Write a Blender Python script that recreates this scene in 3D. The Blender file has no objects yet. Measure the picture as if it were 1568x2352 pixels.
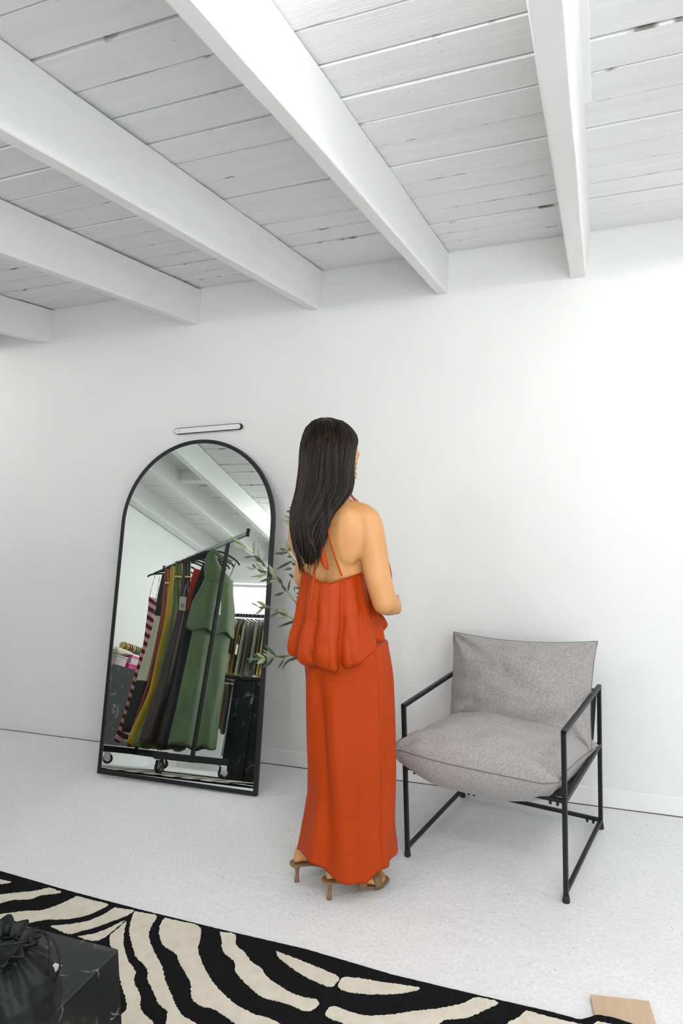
import bpy, bmesh, math, random
from mathutils import Vector, Matrix, noise
import numpy as np

random.seed(7)
C = bpy.context.scene.collection
S = bpy.context.scene

# ------------------------------------------------------------------ camera
F_PX, YAW, PITCH, ROLL, CAM_D = 1587.505, 0.359679, -0.048474, -0.030491, 3.190354
IW, IH = 1568.0, 2352.0
_f = np.array([-math.sin(YAW), math.cos(YAW), 0.0])
_r = np.array([math.cos(YAW), math.sin(YAW), 0.0])
_u = np.array([0.0, 0.0, 1.0])
_f2 = math.cos(PITCH) * _f + math.sin(PITCH) * _u
_u2 = math.cos(PITCH) * _u - math.sin(PITCH) * _f
_r3 = math.cos(ROLL) * _r + math.sin(ROLL) * _u2
_u3 = math.cos(ROLL) * _u2 - math.sin(ROLL) * _r
CAMP = np.array([0.0, -CAM_D, 1.5])
cam_d = bpy.data.cameras.new('camera')
cam = bpy.data.objects.new('camera', cam_d)
C.objects.link(cam)
cam.matrix_world = Matrix(((_r3[0], _u3[0], -_f2[0], CAMP[0]), (_r3[1], _u3[1], -_f2[1], CAMP[1]),
                           (_r3[2], _u3[2], -_f2[2], CAMP[2]), (0, 0, 0, 1)))
cam_d.sensor_fit = 'HORIZONTAL'
cam_d.sensor_width = 36.0
cam_d.lens = F_PX * 36.0 / IW
cam_d.clip_start = 0.02
S.camera = cam

def ray(x, y):
    return _f2 + _r3 * (x - IW / 2) / F_PX - _u3 * (y - IH / 2) / F_PX
def on_axis(x, y, ax, val):                    # real point where the sight line meets an axis plane
    d = ray(x, y); t = (val - CAMP[ax]) / d[ax]
    return CAMP + t * d
def proj(P):
    d = np.asarray(P, float) - CAMP
    return IW / 2 + F_PX * (d @ _r3) / (d @ _f2), IH / 2 - F_PX * (d @ _u3) / (d @ _f2)

# ------------------------------------------------------------------ view, world, lights
S.view_settings.view_transform = 'Standard'
S.view_settings.look = 'None'
S.view_settings.gamma = 1.0
S.view_settings.exposure = 0.82
S.view_settings.use_curve_mapping = False
S.cycles.max_bounces = 10
S.cycles.diffuse_bounces = 6
W = bpy.data.worlds.new('world'); S.world = W
W.use_nodes = True
W.node_tree.nodes['Background'].inputs[0].default_value = (0.8, 0.9, 1.0, 1)
W.node_tree.nodes['Background'].inputs[1].default_value = 0.05

def area(name, loc, sx, sy, power, rot=(0, 0, 0), col=(0.97, 0.99, 1.0), spread=180):
    l = bpy.data.lights.new(name, 'AREA'); l.shape = 'RECTANGLE'; l.size = sx; l.size_y = sy
    l.energy = power; l.color = col; l.spread = math.radians(spread)
    o = bpy.data.objects.new(name, l); C.objects.link(o); o.location = loc; o.rotation_euler = rot
    return o
def bulb(name, loc, power, r=0.05, col=(1.0, 0.995, 0.98)):
    l = bpy.data.lights.new(name, 'POINT'); l.energy = power; l.shadow_soft_size = r; l.color = col
    o = bpy.data.objects.new(name, l); C.objects.link(o); o.location = loc; return o
# bare lamps hung between the ceiling beams, a strip under the far ledge, daylight from the shopfront
bulb('ceiling_lamp', (-0.34, -2.35, 2.36), 9)
bulb('ceiling_lamp', (0.95, -1.15, 2.33), 9)
bulb('wall_lamp', (0.66, -0.42, 2.02), 1.6)
bulb('ceiling_lamp', (0.55, -2.30, 2.34), 7)
bulb('ceiling_lamp', (-1.66, -3.05, 2.36), 12)
bulb('ceiling_lamp', (-3.70, -1.05, 2.36), 5.5)
bulb('ceiling_lamp', (-2.55, -3.40, 2.34), 9)
area('ledge_strip_light', (-3.25, -4.17, 2.045), 1.2, 0.03, 4)
area('shopfront_daylight', (1.2, -3.9, 1.5), 1.6, 1.6, 24, rot=(math.radians(80), 0, math.radians(28)), col=(0.93, 0.97, 1.0))

# ------------------------------------------------------------------ helpers
def tag(o, label=None, cat=None, group=None, kind=None):
    if label: o['label'] = label
    if cat: o['category'] = cat
    if group: o['group'] = group
    if kind: o['kind'] = kind
    return o
def empty(name, loc, label, cat, group=None, rz=0.0):
    o = bpy.data.objects.new(name, None); C.objects.link(o)
    o.location = loc; o.rotation_euler = (0, 0, rz); o.empty_display_size = 0.05
    return tag(o, label, cat, group)
def link(name, bm, m, parent=None, smooth=True, loc=None):
    me = bpy.data.meshes.new(name)
    bmesh.ops.recalc_face_normals(bm, faces=bm.faces[:])
    bm.to_mesh(me); bm.free()
    for x in (m if isinstance(m, (list, tuple)) else [m]): me.materials.append(x)
    if smooth:
        for p in me.polygons: p.use_smooth = True
    o = bpy.data.objects.new(name, me); C.objects.link(o)
    if parent: o.parent = parent
    if loc is not None: o.location = loc
    return o
def mod_bevel(o, w, seg=2):
    b = o.modifiers.new('bevel', 'BEVEL'); b.width = w; b.segments = seg; b.limit_method = 'ANGLE'
    b.angle_limit = math.radians(40); b.harden_normals = False
    return o
def subsurf(o, n=1):
    s = o.modifiers.new('sub', 'SUBSURF'); s.levels = n; s.render_levels = n
    return o
def box(bm, x0, x1, y0, y1, z0, z1, M=None, mi=0):
    v = [Vector((x, y, z)) for x in (x0, x1) for y in (y0, y1) for z in (z0, z1)]
    if M: v = [M @ p for p in v]
    v = [bm.verts.new(p) for p in v]
    for f in ((0, 1, 3, 2), (4, 6, 7, 5), (0, 4, 5, 1), (2, 3, 7, 6), (0, 2, 6, 4), (1, 5, 7, 3)):
        bm.faces.new([v[i] for i in f]).material_index = mi
def frames(pts):
    pts = [Vector(p) for p in pts]; n = len(pts); out = []
    t0 = (pts[1] - pts[0]).normalized()
    a = Vector((0, 0, 1)) if abs(t0.z) < 0.9 else Vector((1, 0, 0))
    nx = t0.cross(a).normalized()
    for i in range(n):
        t = (pts[min(i + 1, n - 1)] - pts[max(i - 1, 0)]).normalized()
        nx = (nx - t * nx.dot(t)).normalized()
        out.append((pts[i], nx, t.cross(nx)))
    return out
def tube(bm, pts, rad, seg=8, cap=True, mi=0, flat=1.0):
    fr = frames(pts); n = len(fr)
    if not isinstance(rad, (list, tuple)): rad = [rad] * n
    rings = []
    for (p, a, b), r in zip(fr, rad):
        rings.append([bm.verts.new(p + a * (r * math.cos(2 * math.pi * k / seg)) + b * (r * flat * math.sin(2 * math.pi * k / seg))) for k in range(seg)])
    for i in range(n - 1):
        for k in range(seg):
            bm.faces.new((rings[i][k], rings[i][(k + 1) % seg], rings[i + 1][(k + 1) % seg], rings[i + 1][k])).material_index = mi
    if cap:
        bm.faces.new(rings[0][::-1]).material_index = mi; bm.faces.new(rings[-1]).material_index = mi
def sq_bar(bm, a, b, w, h=None):
    a, b = Vector(a), Vector(b); h = h or w
    t = (b - a).normalized(); up = Vector((0, 0, 1)) if abs(t.z) < 0.9 else Vector((0, 1, 0))
    n = t.cross(up).normalized(); u = n.cross(t)
    v = [bm.verts.new(q + n * (sx * w / 2) + u * (sy * h / 2)) for q in (a, b) for sx, sy in ((-1, -1), (1, -1), (1, 1), (-1, 1))]
    for f in ((0, 1, 2, 3), (7, 6, 5, 4), (0, 4, 5, 1), (1, 5, 6, 2), (2, 6, 7, 3), (3, 7, 4, 0)): bm.faces.new([v[i] for i in f])
def rings_mesh(bm, rings, cap0=True, cap1=True, mi=0):
    vs = [[bm.verts.new(p) for p in r] for r in rings]
    n = len(vs[0])
    for i in range(len(vs) - 1):
        for k in range(n):
            bm.faces.new((vs[i][k], vs[i][(k + 1) % n], vs[i + 1][(k + 1) % n], vs[i + 1][k])).material_index = mi
    if cap0: bm.faces.new(vs[0][::-1]).material_index = mi
    if cap1: bm.faces.new(vs[-1]).material_index = mi
    return vs
def ball(bm, c, rx, ry=None, rz=None, M=None, u=14, v=10, mi=0):
    ry = ry or rx; rz = rz or rx
    T = Matrix.Translation(Vector(c)) @ (M or Matrix.Identity(4)) @ Matrix.Diagonal((rx, ry, rz, 1))
    g = bmesh.ops.create_uvsphere(bm, u_segments=u, v_segments=v, radius=1.0, matrix=T)
    for vv in g['verts']:
        for f in vv.link_faces: f.material_index = mi
def lerp_table(t, x):
    if x <= t[0][0]: return t[0][1]
    for (a, va), (b, vb) in zip(t, t[1:]):
        if x <= b:
            k = (x - a) / (b - a); k = k * k * (3 - 2 * k) * 0.4 + k * 0.6
            return va + (vb - va) * k
    return t[-1][1]
def catmull(pts, n):
    P = [Vector(p) for p in pts]; out = []
    for i in range(len(P) - 1):
        a = P[max(i - 1, 0)]; b = P[i]; c = P[i + 1]; d = P[min(i + 2, len(P) - 1)]
        for k in range(n):
            t = k / n
            out.append(0.5 * ((2 * b) + (c - a) * t + (2 * a - 5 * b + 4 * c - d) * t * t + (3 * b - a - 3 * c + d) * t ** 3))
    out.append(P[-1]); return out

# ------------------------------------------------------------------ materials
def srgb(r, g, b):
    f = lambda c: c / 12.92 if c <= 0.04045 else ((c + 0.055) / 1.055) ** 2.4
    return (f(r / 255), f(g / 255), f(b / 255), 1)
def mat(name, col, rough=0.6, metal=0.0, bump=None, var=None, sheen=0.0, coat=0.0, spec=None, sss=None, trans=0.0, alpha=1.0):
    """procedural principled material; bump=(scale, strength, stretch xyz); var=(scale, second colour, stretch xyz)"""
    m = bpy.data.materials.new(name); m.use_nodes = True
    nt = m.node_tree; b = nt.nodes['Principled BSDF']; L = nt.links.new
    b.inputs['Base Color'].default_value = col; b.inputs['Roughness'].default_value = rough
    b.inputs['Metallic'].default_value = metal
    if sheen: b.inputs['Sheen Weight'].default_value = sheen
    if coat: b.inputs['Coat Weight'].default_value = coat
    if spec is not None: b.inputs['Specular IOR Level'].default_value = spec
    if trans: b.inputs['Transmission Weight'].default_value = trans
    if sss:
        b.inputs['Subsurface Weight'].default_value = sss[0]; b.inputs['Subsurface Radius'].default_value = sss[1]; b.inputs['Subsurface Scale'].default_value = 0.01
    tc = nt.nodes.new('ShaderNodeTexCoord')
    def noise_node(sc, st, detail=4):
        mp = nt.nodes.new('ShaderNodeMapping'); mp.inputs['Scale'].default_value = st
        nn = nt.nodes.new('ShaderNodeTexNoise'); nn.inputs['Scale'].default_value = sc; nn.inputs['Detail'].default_value = detail
        L(tc.outputs['Object'], mp.inputs['Vector']); L(mp.outputs['Vector'], nn.inputs['Vector']); return nn
    if var:
        nn = noise_node(var[0], var[2] if len(var) > 2 else (1, 1, 1))
        rp = nt.nodes.new('ShaderNodeValToRGB'); rp.color_ramp.elements[0].position = 0.35; rp.color_ramp.elements[1].position = 0.68
        rp.color_ramp.elements[0].color = col; rp.color_ramp.elements[1].color = var[1]
        L(nn.outputs['Fac'], rp.inputs['Fac']); L(rp.outputs['Color'], b.inputs['Base Color'])
    if bump:
        nn = noise_node(bump[0], bump[2] if len(bump) > 2 else (1, 1, 1), 6)
        bp = nt.nodes.new('ShaderNodeBump'); bp.inputs['Strength'].default_value = bump[1]; bp.inputs['Distance'].default_value = 0.002
        L(nn.outputs['Fac'], bp.inputs['Height']); L(bp.outputs['Normal'], b.inputs['Normal'])
    return m
WHITE = (0.86, 0.865, 0.86, 1)
M = {}
M['wall'] = mat('white_wall_paint', (0.80, 0.805, 0.80, 1), 0.75, bump=(60, 0.06), var=(2.2, (0.785, 0.79, 0.785, 1)))
M['beam'] = mat('white_beam_paint', (0.80, 0.805, 0.80, 1), 0.5, bump=(14, 0.35, (6, 0.6, 6)), var=(5, (0.77, 0.77, 0.765, 1), (3, 0.5, 3)))
M['trim'] = mat('white_trim_paint', (0.84, 0.84, 0.835, 1), 0.45)
M['black_metal'] = mat('black_powder_coated_metal', (0.010, 0.011, 0.012, 1), 0.45, bump=(300, 0.08), spec=0.35)
M['black_rubber'] = mat('black_rubber', (0.012, 0.012, 0.012, 1), 0.6, bump=(120, 0.1))
M['chrome'] = mat('chrome', (0.72, 0.74, 0.75, 1), 0.16, 1.0, var=(20, (0.65, 0.67, 0.68, 1)))
M['grey_steel'] = mat('grey_steel', (0.28, 0.31, 0.32, 1), 0.4, 0.6, var=(14, (0.22, 0.25, 0.26, 1)))
M['gold'] = mat('gold', (0.75, 0.52, 0.2, 1), 0.25, 1.0, bump=(200, 0.2))
M['skin'] = mat('skin', srgb(210, 156, 100), 0.48, var=(9, srgb(202, 145, 90)), bump=(180, 0.05), sss=(0.12, (1.0, 0.35, 0.2)))
M['dress'] = mat('orange_jersey', (0.43, 0.046, 0.002, 1), 0.5, bump=(500, 0.05), var=(5, (0.40, 0.043, 0.0018, 1)), spec=0.18)
M['hair'] = mat('dark_brown_hair', (0.008, 0.006, 0.005, 1), 0.38, var=(26, (0.030, 0.019, 0.013, 1), (2.2, 2.2, 0.12)), bump=(120, 0.3, (3, 3, 0.06)), spec=0.2)
M['sandal'] = mat('brown_leather', srgb(140, 110, 78), 0.45, var=(20, srgb(128, 98, 68)), bump=(150, 0.08))
M['grey_fabric'] = mat('grey_woven_fabric', srgb(168, 164, 162), 0.95, sheen=0.15, var=(160, srgb(143, 140, 139), (1, 1, 1)), bump=(420, 0.55))
M['piping'] = mat('dark_grey_seam', srgb(118, 114, 112), 0.95, bump=(300, 0.3))
M['sling'] = mat('black_sling_fabric', (0.012, 0.012, 0.013, 1), 0.85, bump=(300, 0.3))
M['leather'] = mat('black_crinkled_leather', (0.004, 0.005, 0.005, 1), 0.45, bump=(38, 1.0, (1, 1, 0.35)), var=(12, (0.008, 0.010, 0.010, 1)), spec=0.25)
M['kraft'] = mat('tan_board', srgb(196, 172, 146), 0.8, var=(16, srgb(188, 163, 136), (3, 1, 1)), bump=(90, 0.1))
M['leaf'] = mat('olive_leaf_upper', srgb(92, 108, 78), 0.5, var=(12, srgb(62, 80, 58)), bump=(60, 0.1))
M['leaf_pale'] = mat('olive_leaf_pale', srgb(168, 176, 140), 0.55, var=(14, srgb(146, 158, 120)), bump=(60, 0.1))
M['bark'] = mat('pale_green_bark', srgb(150, 150, 120), 0.8, var=(30, srgb(110, 108, 88)), bump=(70, 0.5))
M['pot'] = mat('black_plastic_pot', (0.02, 0.02, 0.022, 1), 0.5, bump=(40, 0.1))
M['soil'] = mat('soil', (0.03, 0.022, 0.015, 1), 0.95, bump=(60, 1.0))
M['diffuser'] = mat('frosted_white_diffuser', (0.78, 0.78, 0.78, 1), 0.3, var=(30, (0.76, 0.76, 0.76, 1)))
M['sensor'] = mat('pale_red_sensor', srgb(238, 190, 186), 0.4, var=(40, srgb(232, 176, 172)))
M['paper'] = mat('white_card', (0.78, 0.78, 0.74, 1), 0.7, var=(30, (0.74, 0.74, 0.70, 1)))
M['ink'] = mat('dark_ink', (0.08, 0.09, 0.09, 1), 0.7, var=(60, (0.12, 0.13, 0.13, 1)))
M['rug_black'] = mat('black_rug_pile', (0.006, 0.006, 0.007, 1), 1.0, bump=(420, 0.6), var=(90, (0.010, 0.010, 0.011, 1)), spec=0.1)
M['rug_cream'] = mat('cream_rug_pile', srgb(212, 205, 190), 1.0, bump=(420, 0.7), var=(26, srgb(202, 194, 178)))

# mirror glass
m = bpy.data.materials.new('mirror_glass'); m.use_nodes = True
b = m.node_tree.nodes['Principled BSDF']; b.inputs['Metallic'].default_value = 1; b.inputs['Roughness'].default_value = 0.0
b.inputs['Base Color'].default_value = (0.84, 0.89, 0.85, 1); M['mirror'] = m

# white-painted concrete floor with pits, trowel marks and specks
def floor_mat():
    m = bpy.data.materials.new('white_painted_concrete'); m.use_nodes = True; nt = m.node_tree; L = nt.links.new
    b = nt.nodes['Principled BSDF']; b.inputs['Roughness'].default_value = 0.5
    g = nt.nodes.new('ShaderNodeNewGeometry')
    def nz(sc, det=6, rough=0.6):
        n = nt.nodes.new('ShaderNodeTexNoise'); n.inputs['Scale'].default_value = sc; n.inputs['Detail'].default_value = det; n.inputs['Roughness'].default_value = rough
        L(g.outputs['Position'], n.inputs['Vector']); return n
    def ramp(src, p0, p1, c0, c1):
        r = nt.nodes.new('ShaderNodeValToRGB'); e = r.color_ramp.elements; e[0].position = p0; e[1].position = p1; e[0].color = c0; e[1].color = c1
        L(src, r.inputs['Fac']); return r
    def math_(op, a, bb):
        n = nt.nodes.new('ShaderNodeMath'); n.operation = op
        for i, x in enumerate((a, bb)):
            if isinstance(x, (int, float)): n.inputs[i].default_value = x
            else: L(x, n.inputs[i])
        return n
    def mix(fac, c1, c2):
        n = nt.nodes.new('ShaderNodeMixRGB'); L(fac, n.inputs[0])
        for i, x in ((1, c1), (2, c2)):
            if isinstance(x, tuple): n.inputs[i].default_value = x
            else: L(x, n.inputs[i])
        return n
    base = ramp(nz(1.6).outputs['Fac'], 0.3, 0.7, (0.77, 0.775, 0.78, 1), (0.82, 0.82, 0.825, 1))
    grain = ramp(nz(85, 4).outputs['Fac'], 0.25, 0.62, (0.72, 0.73, 0.73, 1), (1, 1, 1, 1))
    mg = nt.nodes.new('ShaderNodeMixRGB'); mg.blend_type = 'MULTIPLY'; mg.inputs[0].default_value = 0.5
    L(base.outputs['Color'], mg.inputs[1]); L(grain.outputs['Color'], mg.inputs[2])
    vo = nt.nodes.new('ShaderNodeTexVoronoi'); vo.inputs['Scale'].default_value = 26; vo.inputs['Randomness'].default_value = 1
    L(g.outputs['Position'], vo.inputs['Vector'])
    wob = math_('MULTIPLY', nz(120, 2).outputs['Fac'], 0.16)
    sp = math_('LESS_THAN', math_('ADD', vo.outputs['Distance'], wob.outputs[0]).outputs[0], 0.155)
    patch = math_('GREATER_THAN', nz(3.1, 3).outputs['Fac'], 0.46)
    fac = math_('MULTIPLY', sp.outputs[0], patch.outputs[0]); fac = math_('MULTIPLY', fac.outputs[0], 0.55)
    col = mix(fac.outputs[0], mg.outputs['Color'], (0.25, 0.25, 0.24, 1))
    L(col.outputs['Color'], b.inputs['Base Color'])
    h = math_('MULTIPLY', nz(22, 8, 0.65).outputs['Fac'], 1.0); h2 = math_('SUBTRACT', h.outputs[0], fac.outputs[0])
    bp = nt.nodes.new('ShaderNodeBump'); bp.inputs['Strength'].default_value = 0.9; bp.inputs['Distance'].default_value = 0.007
    L(h2.outputs[0], bp.inputs['Height']); L(bp.outputs['Normal'], b.inputs['Normal'])
    return m
M['floor'] = floor_mat()

# ceiling boards: white paint, stained along the seams (vertex attribute "seam")
def ceil_mat():
    m = bpy.data.materials.new('white_painted_boards'); m.use_nodes = True; nt = m.node_tree; L = nt.links.new
    b = nt.nodes['Principled BSDF']; b.inputs['Roughness'].default_value = 0.55
    g = nt.nodes.new('ShaderNodeNewGeometry'); at = nt.nodes.new('ShaderNodeAttribute'); at.attribute_name = 'seam'
    mp = nt.nodes.new('ShaderNodeMapping'); mp.inputs['Scale'].default_value = (0.35, 4, 1); L(g.outputs['Position'], mp.inputs['Vector'])
    n1 = nt.nodes.new('ShaderNodeTexNoise'); n1.inputs['Scale'].default_value = 7; n1.inputs['Detail'].default_value = 8; L(mp.outputs['Vector'], n1.inputs['Vector'])
    n2 = nt.nodes.new('ShaderNodeTexNoise'); n2.inputs['Scale'].default_value = 60; n2.inputs['Detail'].default_value = 5; L(mp.outputs['Vector'], n2.inputs['Vector'])
    mp3 = nt.nodes.new('ShaderNodeMapping'); mp3.inputs['Scale'].default_value = (2.2, 5, 1); L(g.outputs['Position'], mp3.inputs['Vector'])
    n3 = nt.nodes.new('ShaderNodeTexNoise'); n3.inputs['Scale'].default_value = 5; n3.inputs['Detail'].default_value = 6; L(mp3.outputs['Vector'], n3.inputs['Vector'])
    r = nt.nodes.new('ShaderNodeValToRGB'); e = r.color_ramp.elements
    e[0].position = 0.3; e[1].position = 0.72; e[0].color = (0.71, 0.715, 0.715, 1); e[1].color = (0.77, 0.775, 0.775, 1); L(n1.outputs['Fac'], r.inputs['Fac'])
    # chipped dirt near the seams
    a = nt.nodes.new('ShaderNodeMath'); a.operation = 'POWER'; L(at.outputs['Fac'], a.inputs[0]); a.inputs[1].default_value = 7.0
    mm = nt.nodes.new('ShaderNodeMath'); mm.operation = 'MULTIPLY'; L(a.outputs[0], mm.inputs[0])
    r3 = nt.nodes.new('ShaderNodeValToRGB'); r3.color_ramp.elements[0].position = 0.60; r3.color_ramp.elements[1].position = 0.68; L(n3.outputs['Fac'], r3.inputs['Fac'])
    L(r3.outputs['Color'], mm.inputs[1])
    mx = nt.nodes.new('ShaderNodeMixRGB'); L(mm.outputs[0], mx.inputs[0]); L(r.outputs['Color'], mx.inputs[1]); mx.inputs[2].default_value = (0.20, 0.18, 0.16, 1)
    vo = nt.nodes.new('ShaderNodeTexVoronoi'); vo.inputs['Scale'].default_value = 34; L(g.outputs['Position'], vo.inputs['Vector'])
    lt = nt.nodes.new('ShaderNodeMath'); lt.operation = 'LESS_THAN'; lt.inputs[1].default_value = 0.06; L(vo.outputs['Distance'], lt.inputs[0])
    n5 = nt.nodes.new('ShaderNodeTexNoise'); n5.inputs['Scale'].default_value = 2.6; n5.inputs['Detail'].default_value = 2; L(g.outputs['Position'], n5.inputs['Vector'])
    gt = nt.nodes.new('ShaderNodeMath'); gt.operation = 'GREATER_THAN'; gt.inputs[1].default_value = 0.56; L(n5.outputs['Fac'], gt.inputs[0])
    sm_ = nt.nodes.new('ShaderNodeMath'); sm_.operation = 'MULTIPLY'; L(lt.outputs[0], sm_.inputs[0]); L(gt.outputs[0], sm_.inputs[1])
    s2 = nt.nodes.new('ShaderNodeMath'); s2.operation = 'MULTIPLY'; L(sm_.outputs[0], s2.inputs[0]); s2.inputs[1].default_value = 0.75
    mx2 = nt.nodes.new('ShaderNodeMixRGB'); L(s2.outputs[0], mx2.inputs[0]); L(mx.outputs['Color'], mx2.inputs[1]); mx2.inputs[2].default_value = (0.12, 0.10, 0.085, 1)
    L(mx2.outputs['Color'], b.inputs['Base Color'])
    bp = nt.nodes.new('ShaderNodeBump'); bp.inputs['Strength'].default_value = 0.35; bp.inputs['Distance'].default_value = 0.003
    L(n2.outputs['Fac'], bp.inputs['Height']); L(bp.outputs['Normal'], b.inputs['Normal'])
    return m
M['ceiling'] = ceil_mat()
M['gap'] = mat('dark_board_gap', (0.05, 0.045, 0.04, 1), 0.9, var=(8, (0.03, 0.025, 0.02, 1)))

def marble_mat(name, rough=0.3):
    m = bpy.data.materials.new(name); m.use_nodes = True; nt = m.node_tree; L = nt.links.new
    b = nt.nodes['Principled BSDF']; b.inputs['Roughness'].default_value = rough
    g = nt.nodes.new('ShaderNodeTexCoord')
    n = nt.nodes.new('ShaderNodeTexNoise'); n.inputs['Scale'].default_value = 7; n.inputs['Detail'].default_value = 6; L(g.outputs['Object'], n.inputs['Vector'])
    ad = nt.nodes.new('ShaderNodeMixRGB'); ad.blend_type = 'LINEAR_LIGHT'; ad.inputs[0].default_value = 0.10
    L(g.outputs['Object'], ad.inputs[1]); L(n.outputs['Color'], ad.inputs[2])
    mp = nt.nodes.new('ShaderNodeMapping'); mp.inputs['Scale'].default_value = (1, 1, 0.7); mp.inputs['Rotation'].default_value = (0.5, 0.4, 0.7); L(ad.outputs['Color'], mp.inputs['Vector'])
    def veins(sc, w0, lo):
        v = nt.nodes.new('ShaderNodeTexVoronoi'); v.feature = 'DISTANCE_TO_EDGE'; v.inputs['Scale'].default_value = sc; L(mp.outputs['Vector'], v.inputs['Vector'])
        r = nt.nodes.new('ShaderNodeValToRGB'); e = r.color_ramp.elements; e[0].position = 0.0; e[0].color = (1, 1, 1, 1); e[1].position = w0; e[1].color = (0, 0, 0, 1); L(v.outputs['Distance'], r.inputs['Fac'])
        k = nt.nodes.new('ShaderNodeTexNoise'); k.inputs['Scale'].default_value = sc * 1.4; k.inputs['Detail'].default_value = 2; L(g.outputs['Object'], k.inputs['Vector'])
        rk = nt.nodes.new('ShaderNodeValToRGB'); rk.color_ramp.elements[0].position = lo; rk.color_ramp.elements[1].position = lo + 0.14; L(k.outputs['Fac'], rk.inputs['Fac'])
        mu = nt.nodes.new('ShaderNodeMath'); mu.operation = 'MULTIPLY'; L(r.outputs['Color'], mu.inputs[0]); L(rk.outputs['Color'], mu.inputs[1]); return mu
    a = veins(4.2, 0.022, 0.50); c = veins(13, 0.03, 0.56)
    s = nt.nodes.new('ShaderNodeMath'); s.operation = 'MAXIMUM'; L(a.outputs[0], s.inputs[0]); L(c.outputs[0], s.inputs[1])
    mx = nt.nodes.new('ShaderNodeMixRGB'); L(s.outputs[0], mx.inputs[0]); mx.inputs[1].default_value = (0.008, 0.010, 0.010, 1); mx.inputs[2].default_value = (0.36, 0.38, 0.37, 1)
    L(mx.outputs['Color'], b.inputs['Base Color'])
    return m
M['marble'] = marble_mat('black_marble_with_white_veins')

# ------------------------------------------------------------------ room shell
WY, XL, XR, YF, HC = 0.042, -4.10, 1.75, -4.30, 2.528
def wall(name, x0, x1, y0, y1, z0, z1, m=None):
    bm = bmesh.new(); box(bm, x0, x1, y0, y1, z0, z1)
    return tag(link(name, bm, m or M['wall'], smooth=False), kind='structure')
wall('floor', XL - 0.1, XR + 0.1, YF - 0.1, WY + 0.1, -0.1, 0.0, M['floor'])
wall('wall_back', XL - 0.1, XR + 0.1, WY, WY + 0.1, 0.0, HC + 0.1)
wall('wall_front', XL - 0.1, XR + 0.1, YF - 0.1, YF, 0.0, HC + 0.1)
wall('wall_left', XL - 0.1, XL, YF, WY, 0.0, HC + 0.1)
wall('wall_right', XR, XR + 0.1, YF, WY, 0.0, HC + 0.1)
o = wall('baseboard_back', -1.78, XR, WY - 0.014, WY, 0.0, 0.085, M['trim']); mod_bevel(o, 0.003)
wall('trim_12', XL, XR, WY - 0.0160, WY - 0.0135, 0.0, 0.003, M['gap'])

# board ceiling: one mesh, every board with rounded, slightly uneven edges
def ceiling():
    rnd = random.Random(3)
    ys = [WY, -0.1, -0.216, -0.342, -0.484, -0.628, -0.775, -0.918, -1.074, -1.227, -1.372, -1.53]
    while ys[-1] > YF: ys.append(ys[-1] - rnd.uniform(0.146, 0.156))
    bm = bmesh.new(); lay = bm.verts.layers.float.new('seam')
    nx = 150; xs = [XL + (XR - XL) * i / nx for i in range(nx + 1)]
    for j in range(len(ys) - 1):
        a, c = ys[j], ys[j + 1]; w = a - c; z = HC + rnd.uniform(-0.0025, 0.0025); tilt = rnd.uniform(-0.0022, 0.0022)
        gp = rnd.uniform(0.0018, 0.0036)
        prof = [(a - gp, 0.028, 1), (a - gp, 0.003, 1), (a - gp - 0.003, 0.0, 1), (a - 0.013, 0, 0.55), (a - 0.03, 0, 0), ((a + c) / 2, 0, 0), (c + 0.03, 0, 0), (c + 0.013, 0, 0.55), (c + gp + 0.003, 0, 1), (c + gp, 0.003, 1), (c + gp, 0.028, 1)]
        rows = []
        for i, x in enumerate(xs):
            col = []
            chipa = max(0, noise.noise(Vector((x * 3.1, j * 7.7, 1.0))) - 0.50) * 0.012
            chipb = max(0, noise.noise(Vector((x * 3.1, j * 7.7 + 7.7, 1.0))) - 0.50) * 0.012
            for k, (y, dz, s) in enumerate(prof):
                yy = y + 0.0012 * noise.noise(Vector((x * 4, j * 3.0 + (k > 5) * 9, 0)))
                if k < 3: yy -= chipa
                if k > 7: yy += chipb
                v = bm.verts.new((x, yy, z + dz + tilt * (y - c) / w + 0.001 * noise.noise(Vector((x * 2, y * 9, 5)))))
                v[lay] = s; col.append(v)
            rows.append(col)
        for i in range(nx):
            for k in range(len(prof) - 1):
                bm.faces.new((rows[i][k], rows[i + 1][k], rows[i + 1][k + 1], rows[i][k + 1]))
    n0 = len(bm.faces)
    box(bm, XL, XR, YF, WY, HC + 0.028, HC + 0.06, mi=1)
    o = link('ceiling', bm, [M['ceiling'], M['gap']], smooth=False)
    return tag(o, kind='structure')
ceiling()

def beam(n, xl, xr, xtop, zb=2.342, gap=-0.012):
    bm = bmesh.new(); rnd = random.Random(n)
    xl0 = xl - (xtop - xr) * 0.5
    N = 70; rings = []
    for i in range(N + 1):
        y = WY + (YF - WY) * i / N
        j = lambda s, a=0.0022: a * noise.noise(Vector((s * 13.1 + n * 3.3, y * 2.3, s))) + 0.0012 * noise.noise(Vector((s * 5, y * 14, n)))
        b = 0.004
        zr = zb + j(1); zl = zb + j(2)
        rings.append([Vector((xl0 + j(3), y, HC - gap)), Vector((xl0 + j(3), y, HC - 0.05)), Vector((xl + j(4), y, zl + b)), Vector((xl + b + j(4), y, zl)),
                      Vector((xr - b + j(5), y, zr)), Vector((xr + j(5), y, zr + b)), Vector((xr + (xtop - xr) * 0.55 + j(6), y, (zb + HC) / 2)), Vector((xtop + j(7), y, HC - gap + 1.5 * j(8)))])
    rings_mesh(bm, rings)
    return tag(mod_bevel(link('trim_%d' % n, bm, M['beam'], smooth=False), 0.002), kind='structure')
beam(1, 0.575, 0.625, 0.635)
beam(2, -0.116, -0.050, -0.029)
beam(3, -0.704, -0.656, -0.645, gap=0.003)
beam(4, -1.350, -1.302, -1.270, gap=0.005)
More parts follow.
